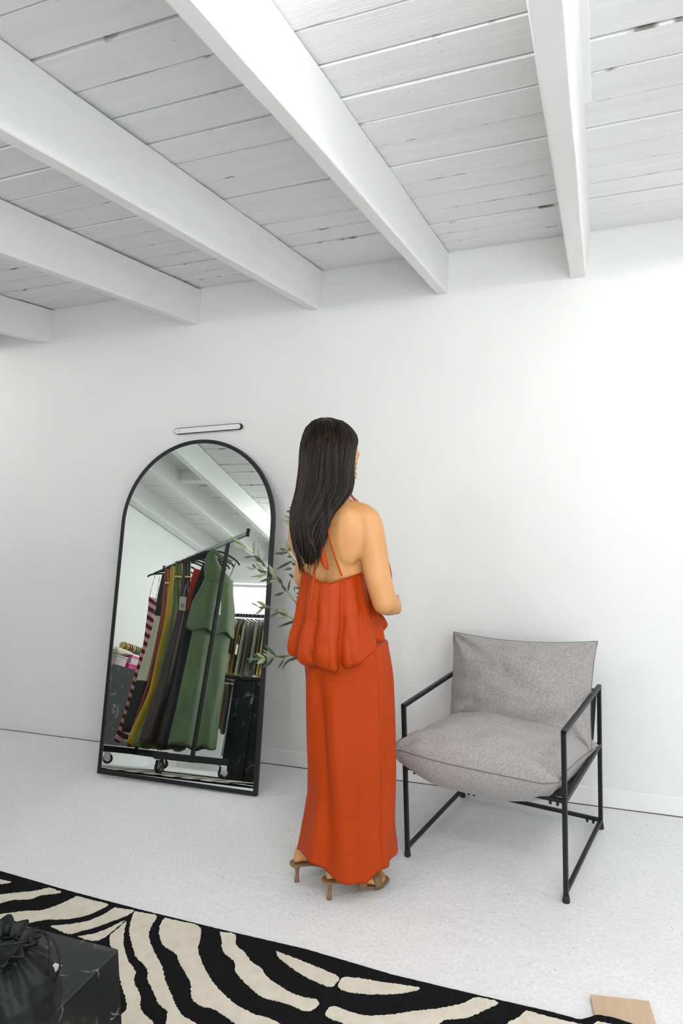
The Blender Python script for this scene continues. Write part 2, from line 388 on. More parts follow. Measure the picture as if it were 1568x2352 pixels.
beam(5, -2.040, -1.992, -1.968, gap=0.008)
beam(6, -3.045, -2.985, -2.955, gap=0.005)
beam(7, -3.470, -3.400, -3.380)
beam(8, -4.085, -3.965, -3.965)
# short packing strip beside the second beam
bm = bmesh.new(); box(bm, -0.040, -0.012, -3.9, -1.12, HC - 0.022, HC + 0.004)
tag(mod_bevel(link('trim_9', bm, M['beam'], smooth=False), 0.002), kind='structure')
# shallow ledge on the wall behind the camera and short block between two left beams
bm = bmesh.new(); box(bm, -4.1, -2.4, YF, YF + 0.10, 2.06, 2.10)
tag(mod_bevel(link('trim_10', bm, M['trim'], smooth=False), 0.003), kind='structure')
bm = bmesh.new(); box(bm, -3.40, -3.04, -2.16, -2.08, HC - 0.10, HC + 0.004)
tag(mod_bevel(link('trim_11', bm, M['beam'], smooth=False), 0.003), kind='structure')

# ------------------------------------------------------------------ arched floor mirror leaning on the wall
TH, PS = 0.212, 0.038
MN = np.array([math.sin(PS) * math.cos(TH), -math.cos(PS) * math.cos(TH), math.sin(TH)])
MP0 = np.array([-2.0, -0.352, 0.004])
MEX = np.array([math.cos(PS), math.sin(PS), 0.0]); MUP = np.cross(MN, MEX)
_c, _s = math.cos(0.014), math.sin(0.014)
MEX2 = _c * MEX - _s * MUP; MUP2 = _c * MUP + _s * MEX
MAT_MIR = Matrix(((MEX2[0], MUP2[0], MN[0], MP0[0]), (MEX2[1], MUP2[1], MN[1], MP0[1]), (MEX2[2], MUP2[2], MN[2], MP0[2] + 0.007), (0, 0, 0, 1)))
mir = empty('floor_mirror', (0, 0, 0), 'tall arched floor mirror in a thin black frame leaning on the white wall', 'mirror')
mir.matrix_world = MAT_MIR
def arch(hw, h0, hs, n=40, y_in=0.0):
    p = [(-hw, h0), (hw, h0), (hw, hs * 0.5)]
    p += [(hw * math.cos(math.pi * k / n), hs + hw * math.sin(math.pi * k / n)) for k in range(n + 1)]
    p += [(-hw, hs * 0.5)]
    return p
bm = bmesh.new()
out = arch(0.453, 0.0, 1.305); inn = arch(0.433, 0.020, 1.305)
def ringv(pts, z): return [bm.verts.new((x, y, z)) for x, y in pts]
r0 = ringv(out, -0.017); r1 = ringv(out, 0.004); r2 = ringv(inn, 0.004); r3 = ringv(inn, -0.017)
n = len(out)
for a, c in ((r0, r1), (r1, r2), (r2, r3), (r3, r0)):
    for k in range(n): bm.faces.new((a[k], a[(k + 1) % n], c[(k + 1) % n], c[k]))
mod_bevel(link('frame', bm, M['black_metal'], mir, smooth=False), 0.0015)
bm = bmesh.new(); g = arch(0.434, 0.019, 1.305)
f = bm.faces.new([bm.verts.new((x, y, 0.0)) for x, y in g])
e = bmesh.ops.extrude_face_region(bm, geom=[f]); bmesh.ops.translate(bm, verts=[v for v in e['geom'] if isinstance(v, bmesh.types.BMVert)], vec=(0, 0, -0.004))
link('glass', bm, M['mirror'], mir, smooth=False)
bm = bmesh.new(); g = arch(0.434, 0.019, 1.305)
f = bm.faces.new([bm.verts.new((x, y, -0.007)) for x, y in g])
e = bmesh.ops.extrude_face_region(bm, geom=[f]); bmesh.ops.translate(bm, verts=[v for v in e['geom'] if isinstance(v, bmesh.types.BMVert)], vec=(0, 0, -0.009))
link('backing', bm, M['pot'], mir, smooth=False)

# ------------------------------------------------------------------ wall light above the mirror
wl = empty('wall_light', (-1.956, WY, 1.785), 'slim black bar light with white diffuser on the wall above the mirror', 'light')
wl.rotation_euler = (0, math.radians(-1.0), 0)
def stadium(hl, r, n=14):
    return [(hl - r + r * math.sin(math.pi * k / n), -r * math.cos(math.pi * k / n)) for k in range(n + 1)] + [(-hl + r - r * math.sin(math.pi * k / n), r * math.cos(math.pi * k / n)) for k in range(n + 1)]
def prism_y(bm, pts, y0, y1):
    rings_mesh(bm, [[Vector((x, y0, z)) for x, z in pts], [Vector((x, y1, z)) for x, z in pts]])
bm = bmesh.new(); prism_y(bm, stadium(0.205, 0.0165), -0.024, 0.0); mod_bevel(link('housing', bm, M['black_metal'], wl, smooth=False), 0.002)
bm = bmesh.new(); prism_y(bm, stadium(0.2015, 0.0133), -0.0262, -0.020); mod_bevel(link('diffuser', bm, M['diffuser'], wl, smooth=False), 0.001)
bm = bmesh.new(); prism_y(bm, [(-0.172 + 0.007 * math.cos(a * 0.5236), 0.007 * math.sin(a * 0.5236)) for a in range(12)], -0.0268, -0.026)
tag(link('sensor', bm, M['sensor'], wl, smooth=False), 'pale red sensor dot')

# ------------------------------------------------------------------ armchair
CH0 = np.array([-0.733, -0.616, 0.0]); CA = -math.atan2(0.196, 0.981)
chair = empty('armchair', tuple(CH0), 'low armchair with black square tube frame and two grey cushions', 'armchair', rz=CA)
CW, CD, BW = 0.615, 0.577, 0.0165
bm = bmesh.new()
def side_frame(x):
    bm = bmesh.new()
    for y in (0, CD): sq_bar(bm, (x, y, 0.02), (x, y, 0.612), BW)
    sq_bar(bm, (x, -BW / 2, 0.604), (x, CD + BW / 2, 0.604), BW)
    sq_bar(bm, (x, 0, 0.036), (x, CD, 0.036), BW * 0.9)
    sq_bar(bm, (x, 0, 0.362), (x, CD, 0.362), BW * 1.1)
    o = mod_bevel(link('side_frame', bm, M['black_metal'], chair, smooth=False), 0.0025)
    for y in (0, CD):
        bm = bmesh.new()
        for z0, z1, r0_, r1_ in ((0.0, 0.004, 0.0125, 0.0135), (0.004, 0.026, 0.0135, 0.0105)):
            tube(bm, [(x, y, z0), (x, y, z1)], [r0_, r1_], 12)
        link('foot_cap', bm, M['black_rubber'], o, smooth=False)
side_frame(0.0); side_frame(CW)
for (y, z, nm) in ((CD, 0.036, 'cross_bar'), (0.02, 0.350, 'cross_bar'), (CD - 0.01, 0.588, 'cross_bar'), (CD - 0.09, 0.345, 'cross_bar')):
    bm = bmesh.new(); sq_bar(bm, (0, y, z), (CW, y, z), BW * 0.9); cb = mod_bevel(link(nm, bm, M['black_metal'], chair, smooth=False), 0.002)
    if z < 0.3 or y < 0.1:
        for x in (0.03, 0.055, CW - 0.055, CW - 0.03):
            bm = bmesh.new(); tube(bm, [(x, y, z - 0.020), (x, y, z - 0.005)], 0.0055, 8); link('bolt', bm, M['black_metal'], cb)
# black sling under the cushions
bm = bmesh.new(); prof = catmull([(CD - 0.015, 0.592), (CD - 0.05, 0.50), (CD - 0.105, 0.37), (CD - 0.15, 0.315), (0.30, 0.295), (0.12, 0.315), (0.012, 0.352)] and [Vector((0, a, c)) for a, c in [(CD - 0.015, 0.592), (CD - 0.05, 0.50), (CD - 0.105, 0.37), (CD - 0.15, 0.315), (0.30, 0.295), (0.12, 0.315), (0.012, 0.352)]], 5)
N = 14; vs = []
for p in prof:
    row = []
    for i in range(N + 1):
        t = i / N; sag = 4 * t * (1 - t)
        row.append(bm.verts.new((0.006 + (CW - 0.012) * t, p.y, p.z + (0.045 * (1 - sag) if p.y < CD - 0.12 else 0) * min(1, max(0, (0.362 - p.z) / 0.03)))))
    vs.append(row)
for i in range(len(vs) - 1):
    for k in range(N): bm.faces.new((vs[i][k], vs[i][k + 1], vs[i + 1][k + 1], vs[i + 1][k]))
o = link('sling', bm, M['sling'], chair); sm = o.modifiers.new('thick', 'SOLIDIFY'); sm.thickness = 0.004

def pillow(name, P00, P10, P11, P01, thick, parent, seed, bow=(0.03, 0.03, 0.03, 0.03), ear=0.06, down=0.5, wr=0.006, sag=0.0, seam=True, m='grey_fabric'):
    """soft cushion between four corner points (front left, front right, back right, back left)"""
    P00, P10, P11, P01 = map(Vector, (P00, P10, P11, P01)); NU, NV = 56, 48
    nrm = (P10 - P00).cross(P01 - P00).normalized()
    bm = bmesh.new(); grid = {}
    def mid(u, v):
        p = P00 * (1 - u) * (1 - v) + P10 * u * (1 - v) + P11 * u * v + P01 * (1 - u) * v
        ex_, ey_ = (P10 - P00).normalized(), (P01 - P00).normalized()
        su, sv = 4 * u * (1 - u), 4 * v * (1 - v)
        p += ey_ * (bow[0] * su * (1 - v) ** 3) - ey_ * (bow[2] * su * v ** 3)
        p += ex_ * (bow[3] * sv * (1 - u) ** 3) - ex_ * (bow[1] * sv * u ** 3)
        p -= nrm * (sag * su * sv)
        return p
    def th(u, v):
        e = lambda t: 1 - abs(2 * t - 1) ** 2.6
        return (max(0, e(u)) * max(0, e(v))) ** 0.47
    for side in (1, -1):
        for i in range(NU + 1):
            for k in range(NV + 1):
                edge = i in (0, NU) or k in (0, NV)
                if side == -1 and edge: grid[(-1, i, k)] = grid[(1, i, k)]; continue
                u, v = i / NU, k / NV
                u = 0.5 - 0.5 * math.cos(math.pi * u) * (0.35) - (0.5 - u) * 0.65; v = 0.5 - 0.5 * math.cos(math.pi * v) * 0.35 - (0.5 - v) * 0.65
                p = mid(u, v); t = th(u, v)
                h = thick * t * (1 - down if side == 1 else down)
                q = Vector((u * 5 + seed, v * 5, side * 2.0))
                w = wr * (noise.noise(q) + 0.6 * noise.noise(q * 2.1)) * min(1, 3 * t)
                # creases running in from the corners and edges
                for cu, cv in ((0, 0), (1, 0), (1, 1), (0, 1)):
                    du, dv = u - cu, v - cv; d = math.hypot(du, dv)
                    w += wr * 1.3 * math.exp(-(d / 0.28) ** 2) * math.sin(9 * math.atan2(dv, du) + seed)* min(1, d / 0.08)
                w += wr * 0.9 * math.exp(-(v / 0.22) ** 2) * math.sin(u * 34 + seed + 2 * noise.noise(Vector((u * 3, seed, 0)))) * min(1, t * 2) * max(0, noise.noise(Vector((u * 4, seed + 3, 0))) + 0.25)
                grid[(side, i, k)] = bm.verts.new(p + nrm * side * (h + w * (1 if side == 1 else 0.5)))
        for i in range(NU):
            for k in range(NV):
                q = [grid[(side, i, k)], grid[(side, i + 1, k)], grid[(side, i + 1, k + 1)], grid[(side, i, k + 1)]]
                bm.faces.new(q if side == 1 else q[::-1])
    edge = [grid[(1, i, 0)].co.copy() for i in range(NU + 1)] + [grid[(1, NU, k)].co.copy() for k in range(1, NV + 1)] + [grid[(1, i, NV)].co.copy() for i in range(NU - 1, -1, -1)] + [grid[(1, 0, k)].co.copy() for k in range(NV - 1, 0, -1)]
    o = link(name, bm, M[m], parent)
    if seam:
        bm = bmesh.new(); tube(bm, edge + [edge[0]], 0.0022, 6, cap=False); link('seam', bm, M['piping'], o)
    return o
pillow('seat_cushion', (-0.038, -0.060, 0.440), (0.602, -0.022, 0.432), (0.628, 0.50, 0.385), (0.010, 0.47, 0.395), 0.27, chair, 1.3, bow=(-0.03, 0.015, 0.0, 0.02), down=0.60, wr=0.010)
pillow('back_cushion', (0.008, 0.405, 0.37), (0.622, 0.395, 0.395), (0.628, 0.50, 0.812), (-0.006, 0.53, 0.786), 0.21, chair, 4.1, bow=(0.02, 0.015, 0.022, 0.012), down=0.45, wr=0.010)

# ------------------------------------------------------------------ zebra rug
def rug():
    bm = bmesh.new(); Z0 = 0.010
    front = [on_axis(x, y, 2, Z0) for x, y in ((0, 2000), (163, 2047), (315, 2087), (535, 2141), (700, 2179), (900, 2238), (1101, 2286), (1250, 2320), (1310, 2336), (1337, 2344), (1372, 2341), (1417, 2350))]
    edge = [(-3.15, -1.20)] + [(p[0], p[1]) for p in front] + [(0.25, -1.305), (0.55, -1.32)]
    def bump(x, y):                                  # the rug rides up over the tan board
        sx = max(0, min(1, (x + 0.075) / 0.05)) * max(0, min(1, (0.25 - x) / 0.05))
        return 0.014 * sx * max(0, min(1, (y + 1.75) / 0.1))
    def edge_y(x):
        for (a, ya), (c, yc) in zip(edge, edge[1:]):
            if a <= x <= c: return ya + (yc - ya) * (x - a) / (c - a)
        return edge[-1][1]
    NX, NY = 300, 26; rows = []
    for i in range(NX + 1):
        x = -3.15 + 3.70 * i / NX; y1 = edge_y(x) + 0.0016 * noise.noise(Vector((x * 60, 0, 0))); y0 = -2.17; col = []
        for k in range(NY + 1):
            t = (k / NY) ** 1.8; y = y1 + (y0 - y1) * t
            col.append(bm.verts.new((x, y, Z0 + bump(x, y) + 0.0006 * noise.noise(Vector((x * 9, y * 9, 0))))))
        col.insert(0, bm.verts.new((x, y1, 0.001 + bump(x, y1))))
        rows.append(col)
    for i in range(NX):
        for k in range(NY + 1): bm.faces.new((rows[i][k], rows[i + 1][k], rows[i + 1][k + 1], rows[i][k + 1]))
    A = lambda L: [(a / 2.24, 1960 + b_ / 2.24) for a, b_ in L]
    B = lambda L: [(600 + a / 1.62, 1960 + b_ / 1.62) for a, b_ in L]
    polys = [
        A([(-60, 128), (0, 132), (25, 137), (55, 143), (35, 152), (-60, 158)]),
        A([(-60, 215), (0, 210), (80, 200), (170, 192), (240, 177), (262, 175), (290, 187), (315, 195), (290, 204), (215, 212), (150, 233), (65, 237), (0, 253), (-60, 268)]),
        A([(395, 218), (480, 240), (555, 260), (510, 290), (440, 318), (370, 332), (300, 337), (240, 338), (160, 352), (80, 365), (-20, 345), (0, 312), (60, 303), (130, 294), (215, 290), (300, 262)]),
        A([(590, 276), (640, 284), (690, 292), (640, 322), (560, 352), (490, 378), (420, 396), (355, 412), (300, 392), (260, 372), (300, 368), (380, 358), (450, 345), (530, 312)]),
        A([(400, 425), (480, 410), (540, 390), (600, 362), (640, 343), (590, 388), (530, 435), (470, 447)]),
        A([(650, 345), (640, 400), (637, 470), (655, 540), (695, 600), (690, 660), (720, 725), (725, 800), (780, 860), (830, 930), (860, 1010), (760, 1030), (660, 950), (620, 900), (615, 835), (650, 800), (645, 740), (615, 640), (600, 500), (570, 480), (565, 425), (600, 390)]),
        A([(690, 296), (750, 305), (805, 320), (780, 370), (765, 420), (790, 500), (830, 570), (850, 650), (880, 720), (905, 780), (940, 830), (1000, 870), (1080, 940), (1160, 1010), (1040, 1030), (920, 970), (862, 900), (855, 850), (858, 810), (815, 770), (790, 710), (760, 650), (755, 590), (700, 530), (680, 470), (665, 400), (675, 340)]),
        A([(850, 330), (920, 345), (1022, 372), (1030, 430), (1018, 490), (1040, 560), (1070, 620), (1120, 690), (1170, 740), (1240, 790), (1310, 825), (1390, 850), (1500, 905), (1600, 980), (1480, 990), (1340, 950), (1240, 895), (1150, 830), (1090, 795), (1030, 780), (985, 740), (978, 660), (940, 590), (915, 540), (900, 510), (840, 470), (818, 410), (825, 360)]),
        A([(1130, 402), (1205, 412), (1215, 465), (1260, 510), (1290, 550), (1345, 590), (1370, 630), (1440, 680), (1500, 715), (1568, 737), (1630, 750), (1638, 776), (1600, 805), (1550, 802), (1470, 768), (1360, 740), (1290, 690), (1215, 610), (1205, 555), (1145, 500), (1140, 450)]),
        B([(55, 362), (130, 390), (230, 430), (280, 452), (288, 468), (265, 492), (240, 490), (180, 465), (100, 415), (65, 385)]),
        B([(290, 472), (315, 458), (380, 465), (470, 480), (588, 497), (540, 515), (460, 522), (380, 520), (310, 510), (287, 495)]),
        B([(243, 582), (265, 566), (310, 580), (380, 600), (480, 598), (580, 583), (660, 575), (740, 558), (790, 536), (820, 536), (880, 553), (820, 585), (760, 610), (690, 616), (660, 632), (640, 660), (380, 660), (310, 632), (260, 615), (240, 600)]),
        B([(985, 582), (1080, 608), (1180, 633), (1190, 650), (905, 650), (915, 630), (960, 605)]),
    ]
    polys3 = []
    for pl in polys: polys3.append([tuple(on_axis(x, y, 2, Z0 + 0.003)[:2]) for x, y in pl])
    polys3.append([tuple(on_axis(x, y, 2, Z0 + 0.015)[:2]) for x, y in ((1358, 2352), (1372, 2347), (1395, 2351), (1420, 2359), (1450, 2376), (1460, 2392), (1420, 2394), (1375, 2372))])
    for i in range(12):                              # towards the camera, below the frame
        x = -1.02 + i * 0.125
        polys3.append([(x, -1.72 - 0.02 * (i % 3)), (x + 0.06, -1.70), (x + 0.09, -1.80), (x + 0.05, -1.95), (x + 0.10, -2.12), (x + 0.03, -2.12), (x - 0.01, -1.95), (x + 0.03, -1.82)])
    # the same kind of stripes where the rug runs on out of the frame
    rnd = random.Random(5)
    for i in range(7):
        x = -3.1 + i * 0.135
        polys3.append([(x, -1.23), (x + 0.075, -1.225), (x + 0.05, -1.33), (x + 0.10, -1.45), (x + 0.08, -1.62), (x + 0.16, -1.85), (x + 0.06, -1.86), (x + 0.02, -1.62), (x + 0.03, -1.44), (x - 0.02, -1.33)])
    for i in range(4):
        x = 0.02 + i * 0.13
        polys3.append([(x, -1.46), (x + 0.05, -1.42), (x + 0.08, -1.50), (x + 0.04, -1.60), (x + 0.07, -1.67), (x + 0.0, -1.67), (x - 0.03, -1.58), (x + 0.02, -1.52)])
    def jag(pl):
        out = []; n = len(pl)
        P = catmull([Vector((a, c, 0)) for a, c in pl] + [Vector((*pl[0], 0))], 5)[:-1]
        n = len(P)
        for i in range(n):
            a, c = P[i], P[(i + 1) % n]; d = c - a; m_ = max(1, int(d.length / 0.004)); nn = Vector((-d.y, d.x, 0)).normalized()
            for k in range(m_):
                q = a + d * (k / m_); out.append(q + nn * rnd.uniform(-0.0019, 0.0019))
        return out
    for pl in polys3:
        P = jag(pl)
        keep = [p for p in P]
        try:
            top = [bm.verts.new((p.x, min(p.y, edge_y(p.x) - 0.006), Z0 + 0.0018 + bump(p.x, p.y))) for p in keep]
            f = bm.faces.new(top); f.material_index = 1
            low = [bm.verts.new((v.co.x, v.co.y, v.co.z - 0.004)) for v in top]; n = len(top)
            for k in range(n): bm.faces.new((top[k], top[(k + 1) % n], low[(k + 1) % n], low[k])).material_index = 1
        except ValueError: pass
    bmesh.ops.triangulate(bm, faces=[f for f in bm.faces if len(f.verts) > 4])
    o = link('zebra_rug', bm, [M['rug_black'], M['rug_cream']], smooth=False)
    tag(o, 'black and cream zebra striped rug on the white floor', 'rug')
rug()

# tan board lying on the floor, one end under the rug
tb = empty('tan_board', (-0.045, -1.179, 0), 'flat tan board on the floor, one end tucked under the rug edge', 'board', rz=math.atan2(0.025, 0.152))
bm = bmesh.new(); box(bm, 0, 0.156, -0.34, 0.0, 0.0005, 0.0115)
link('panel', bm, M['kraft'], tb, smooth=False)

# ------------------------------------------------------------------ marble plinth in the corner and the bag on it
PH = 0.45
pc = on_axis(272, 2180, 2, PH)
pl = empty('marble_plinth', (pc[0] - 0.30, pc[1] - 0.30, 0), 'black veined marble plinth standing on the zebra rug', 'plinth')
bm = bmesh.new(); box(bm, -0.30, 0.30, -0.30, 0.30, 0.014, PH)
mod_bevel(link('block', bm, M['marble'], pl, smooth=False), 0.0015, 1)
bc = on_axis(28, 2345, 2, PH)
bag = empty('drawstring_bag', (bc[0] - 0.02, bc[1] + 0.0, PH), 'black crinkled leather drawstring bag on the marble plinth', 'bag'); bag.scale = (1, 1, 0.68)
bm = bmesh.new(); rings = []
tabr = [(0.0, 0.090), (0.012, 0.104), (0.05, 0.114), (0.10, 0.114), (0.14, 0.102), (0.17, 0.082), (0.188, 0.062), (0.20, 0.048), (0.212, 0.054), (0.228, 0.072), (0.236, 0.076)]
for i in range(41):
    z = 0.236 * i / 40; r = lerp_table(tabr, z); ring = []
    for k in range(72):
        a = 2 * math.pi * k / 72; w = 0.0015 + 0.010 * max(0, (z - 0.10) / 0.136)
        fold = w * math.sin(a * 13 + 1.5 * noise.noise(Vector((math.cos(a), math.sin(a), z * 9)))) + 0.006 * noise.noise(Vector((math.cos(a) * 2.2, math.sin(a) * 2.2, z * 16)))
        rr = r + fold
        ring.append(Vector((rr * math.cos(a), rr * 0.82 * math.sin(a), 0.002 + z + 0.010 * math.sin(a * 3 + 1) * max(0, (z - 0.15) / 0.08))))
    rings.append(ring)
ins = [[Vector((p.x * 0.9, p.y * 0.9, p.z - 0.002)) for p in rings[-1]], [Vector((p.x * 0.62, p.y * 0.62, 0.195)) for p in rings[-1]]]
rings_mesh(bm, rings + ins)
link('body', bm, M['leather'], bag)
def cord(name, pts, r=0.0022):
    bm = bmesh.new(); tube(bm, catmull(pts, 8), r, 8); return link(name, bm, M['leather'], bag)
cord('drawstring', [(0.047 * math.cos(a), 0.041 * math.sin(a), 0.202) for a in [0.3 * i for i in range(22)]], 0.0026)
cord('drawstring', [(0.02, 0.035, 0.203), (0.045, 0.05, 0.228), (0.075, 0.045, 0.222), (0.095, 0.03, 0.18), (0.10, 0.015, 0.12)])
cord('drawstring', [(0.03, 0.03, 0.203), (0.05, 0.045, 0.238), (0.085, 0.05, 0.215), (0.105, 0.045, 0.16), (0.102, 0.035, 0.12), (0.092, 0.03, 0.10)])
cord('handle', [(-0.05, -0.02, 0.21), (0.0, -0.03, 0.245), (0.05, 0.0, 0.245), (0.06, 0.03, 0.225), (0.055, 0.035, 0.205)], 0.004)
bm = bmesh.new(); box(bm, -0.008, 0.008, -0.0005, 0.0005, -0.03, 0.0, Matrix.Translation((0.103, 0.042, 0.155)) @ Matrix.Rotation(0.6, 4, 'Y') @ Matrix.Rotation(0.3, 4, 'Z'))
tag(link('swing_tag', bm, M['paper'], bag, smooth=False), 'white paper tag')

# ------------------------------------------------------------------ olive tree between the mirror and the woman
TV = -0.42                                          # depth (world y) of the tree
def at_y(x, y, yy=TV): return on_axis(x, y, 1, yy)
Zp = lambda L: [(560 + a / 5.88, 1160 + c / 5.88) for a, c in L]
tr = empty('olive_tree', (-1.04, TV, 0), 'potted olive tree with narrow grey green leaves between the mirror and the woman', 'tree')
def tlocal(p): return Vector((p[0] + 1.04, p[1] - TV, p[2]))
bm = bmesh.new(); rings = []
for z, r in ((0.0, 0.085), (0.01, 0.09), (0.20, 0.112), (0.205, 0.118), (0.225, 0.118), (0.225, 0.106), (0.19, 0.103)):
    rings.append([Vector((r * math.cos(a * 0.1963), r * math.sin(a * 0.1963), z)) for a in range(32)])
rings_mesh(bm, rings, True, False); link('pot', bm, M['pot'], tr)
bm = bmesh.new(); tube(bm, [(0, 0, 0.17), (0, 0, 0.198)], [0.104, 0.104], 32); link('soil', bm, M['soil'], tr)
bm = bmesh.new(); trunk = catmull([(0, 0, 0.18), (0.02, 0.01, 0.5), (-0.01, 0.0, 0.8), (0.01, -0.01, 1.1), (0.0, 0.0, 1.35)], 6)
tube(bm, trunk, [0.014 - 0.009 * i / (len(trunk) - 1) for i in range(len(trunk))], 10); link('trunk', bm, M['bark'], tr)
def leaf(bm, a, c, w, mi, bend=0.0, roll=0.0):
    a, c = Vector(a), Vector(c); d = c - a; t = d.normalized(); view = (Vector(CAMP) - Vector((-1.04, TV, 0)) - (a + c) / 2).normalized()
    s = t.cross(view).normalized(); nn = s.cross(t).normalized()
    s = (s * math.cos(roll) + nn * math.sin(roll)).normalized(); nn = s.cross(t)
    N = 8; L = []; Mi = []; R = []
    for i in range(N + 1):
        k = i / N; ww = w * (math.sin(math.pi * min(1, k ** 0.8)) ** 0.8) * 0.5 + 0.0004
        q = a + d * k + s * (bend * d.length * 4 * k * (1 - k)) + nn * (0.06 * d.length * math.sin(math.pi * k))
        L.append(bm.verts.new(q - s * ww + nn * ww * 0.35)); Mi.append(bm.verts.new(q)); R.append(bm.verts.new(q + s * ww + nn * ww * 0.35))
    for i in range(N):
        bm.faces.new((L[i], L[i + 1], Mi[i + 1], Mi[i])).material_index = mi; bm.faces.new((Mi[i], Mi[i + 1], R[i + 1], R[i])).material_index = mi
def branch(pts, leaves, start=None, y0=TV, y1=TV - 0.06, r=0.0032):
    P = Zp(pts); n = len(P)
    w = [tlocal(at_y(x, y, y0 + (y1 - y0) * i / (n - 1))) for i, (x, y) in enumerate(P)]
    if start is not None: w = [Vector(start)] + w
    cur = catmull(w, 6); bm = bmesh.new(); tube(bm, cur, [r * (1 - 0.75 * i / (len(cur) - 1)) for i in range(len(cur))], 7)
    bo = link('branch', bm, M['bark'], tr)
    bm = bmesh.new(); rnd = random.Random(len(leaves) + int(pts[0][0]))
    for (x0, yy0, x1, yy1, wd, pale) in leaves:
        (a, c) = Zp([(x0, yy0), (x1, yy1)])
        # depth of the leaf root: that of the nearest branch point
        bi = min(range(n), key=lambda i: (P[i][0] - a[0]) ** 2 + (P[i][1] - a[1]) ** 2); yb = y0 + (y1 - y0) * bi / (n - 1)
        leaf(bm, tlocal(at_y(*a, yb)), tlocal(at_y(*c, yb + rnd.uniform(-0.035, 0.03))), wd / 5.88 / 560.0, 1 if pale else 0, rnd.uniform(-0.1, 0.1), rnd.uniform(-0.5, 0.5))
    lo = link('foliage', bm, [M['leaf'], M['leaf_pale']], bo)
    so = lo.modifiers.new('thick', 'SOLIDIFY'); so.thickness = 0.0006
branch([(790, 1480), (740, 1390), (660, 1260), (580, 1165), (500, 1060), (420, 985), (370, 930), (320, 870), (290, 830), (240, 745), (190, 700), (150, 670), (90, 630), (10, 580)], [
    (580, 1165, 500, 1055, 40, 0), (590, 1170, 690, 1290, 48, 1), (540, 1175, 410, 1220, 36, 0), (600, 1165, 630, 1000, 26, 0), (520, 1060, 440, 960, 34, 0), (480, 1060, 430, 960, 32, 1),
    (420, 985, 330, 800, 56, 1), (420, 970, 425, 810, 44, 1), (390, 960, 210, 1035, 34, 0), (400, 990, 300, 1080, 40, 0), (410, 1010, 350, 1040, 34, 1), (330, 925, 80, 970, 32, 1), (310, 915, 190, 1000, 30, 1), (320, 900, 170, 855, 38, 0),
    (265, 890, 160, 775, 46, 1), (160, 855, 35, 835, 38, 1), (165, 855, 110, 795, 30, 0), (250, 770, 280, 690, 36, 1), (230, 740, 110, 685, 34, 0), (225, 730, 185, 570, 32, 1), (145, 670, 150, 430, 34, 1), (290, 835, 230, 745, 36, 0), (260, 780, 150, 735, 40, 0), (120, 685, 0, 710, 24, 0),
    (40, 585, -190, 420, 40, 1), (20, 590, -140, 560, 44, 1), (0, 560, -120, 500, 36, 0), (410, 985, 365, 1055, 34, 0), (490, 1040, 450, 1000, 44, 0)], start=(0.0, 0.0, 1.05))
branch([(830, 1700), (750, 1600), (690, 1550), (590, 1500), (450, 1440), (380, 1400), (290, 1365)], [
    (750, 1600, 655, 1550, 40, 0), (720, 1555, 460, 1650, 40, 0), (595, 1500, 465, 1315, 46, 1), (590, 1500, 480, 1440, 34, 0), (590, 1500, 405, 1490, 40, 1), (480, 1450, 330, 1530, 30, 0), (450, 1440, 420, 1350, 40, 1), (390, 1405, 290, 1335, 40, 0), (310, 1385, 170, 1300, 48, 1), (250, 1385, 145, 1480, 36, 1), (290, 1385, 190, 1375, 34, 0), (190, 1375, 90, 1325, 14, 0), (720, 1555, 780, 1385, 34, 0), (560, 1490, 470, 1460, 30, 1)], start=(0.01, 0.0, 0.95))
branch([(870, 2035), (800, 2033), (600, 2035), (440, 2050), (300, 2070), (200, 2068)], [
    (740, 2030, 565, 1900, 40, 1), (800, 1990, 700, 1930, 44, 1), (600, 2030, 440, 2040, 36, 0), (600, 2040, 370, 2110, 44, 1), (790, 2055, 640, 2110, 44, 0), (720, 2055, 510, 2230, 34, 0), (540, 2080, 460, 2200, 30, 0), (440, 2050, 270, 1880, 40, 0), (380, 2050, 250, 1950, 26, 1), (400, 2060, 240, 2200, 54, 0), (290, 2070, 170, 2140, 62, 1), (290, 2068, 165, 1990, 44, 1), (280, 2070, 35, 2075, 48, 0), (200, 2065, 120, 1990, 34, 0), (340, 2060, 250, 2000, 26, 1)], start=(0.01, 0.0, 0.72))
branch([(780, 900), (700, 780), (660, 725), (600, 650), (560, 610), (490, 590)], [
    (590, 640, 565, 470, 58, 1), (595, 640, 410, 655, 44, 0), (600, 620, 680, 510, 20, 0), (560, 605, 480, 590, 36, 0), (640, 700, 580, 700, 44, 0), (500, 585, 490, 460, 16, 1), (660, 750, 440, 870, 42, 0), (680, 610, 610, 612, 18, 0), (720, 820, 640, 780, 40, 0)], start=(0.0, 0.0, 1.2))
branch([(760, 420), (710, 300), (670, 200), (680, 110), (690, 30)], [
    (665, 290, 505, 195, 52, 1), (650, 210, 540, 140, 40, 1), (660, 110, 570, 90, 36, 0), (670, 40, 600, 38, 14, 0), (700, 450, 585, 468, 22, 0), (690, 530, 600, 600, 16, 0)], start=(0.0, 0.0, 1.33))
branch([(900, 1330), (820, 1300), (740, 1265), (690, 1240)], [
    (810, 1290, 690, 1240, 44, 1), (800, 1300, 700, 1310, 30, 0), (830, 1190, 700, 1200, 26, 0), (790, 1120, 690, 1105, 30, 0), (660, 990, 600, 930, 40, 0), (650, 860, 565, 860, 34, 0), (690, 1100, 690, 1180, 12, 0), (640, 870, 520, 870, 10, 0)], start=(0.02, 0.0, 1.0))
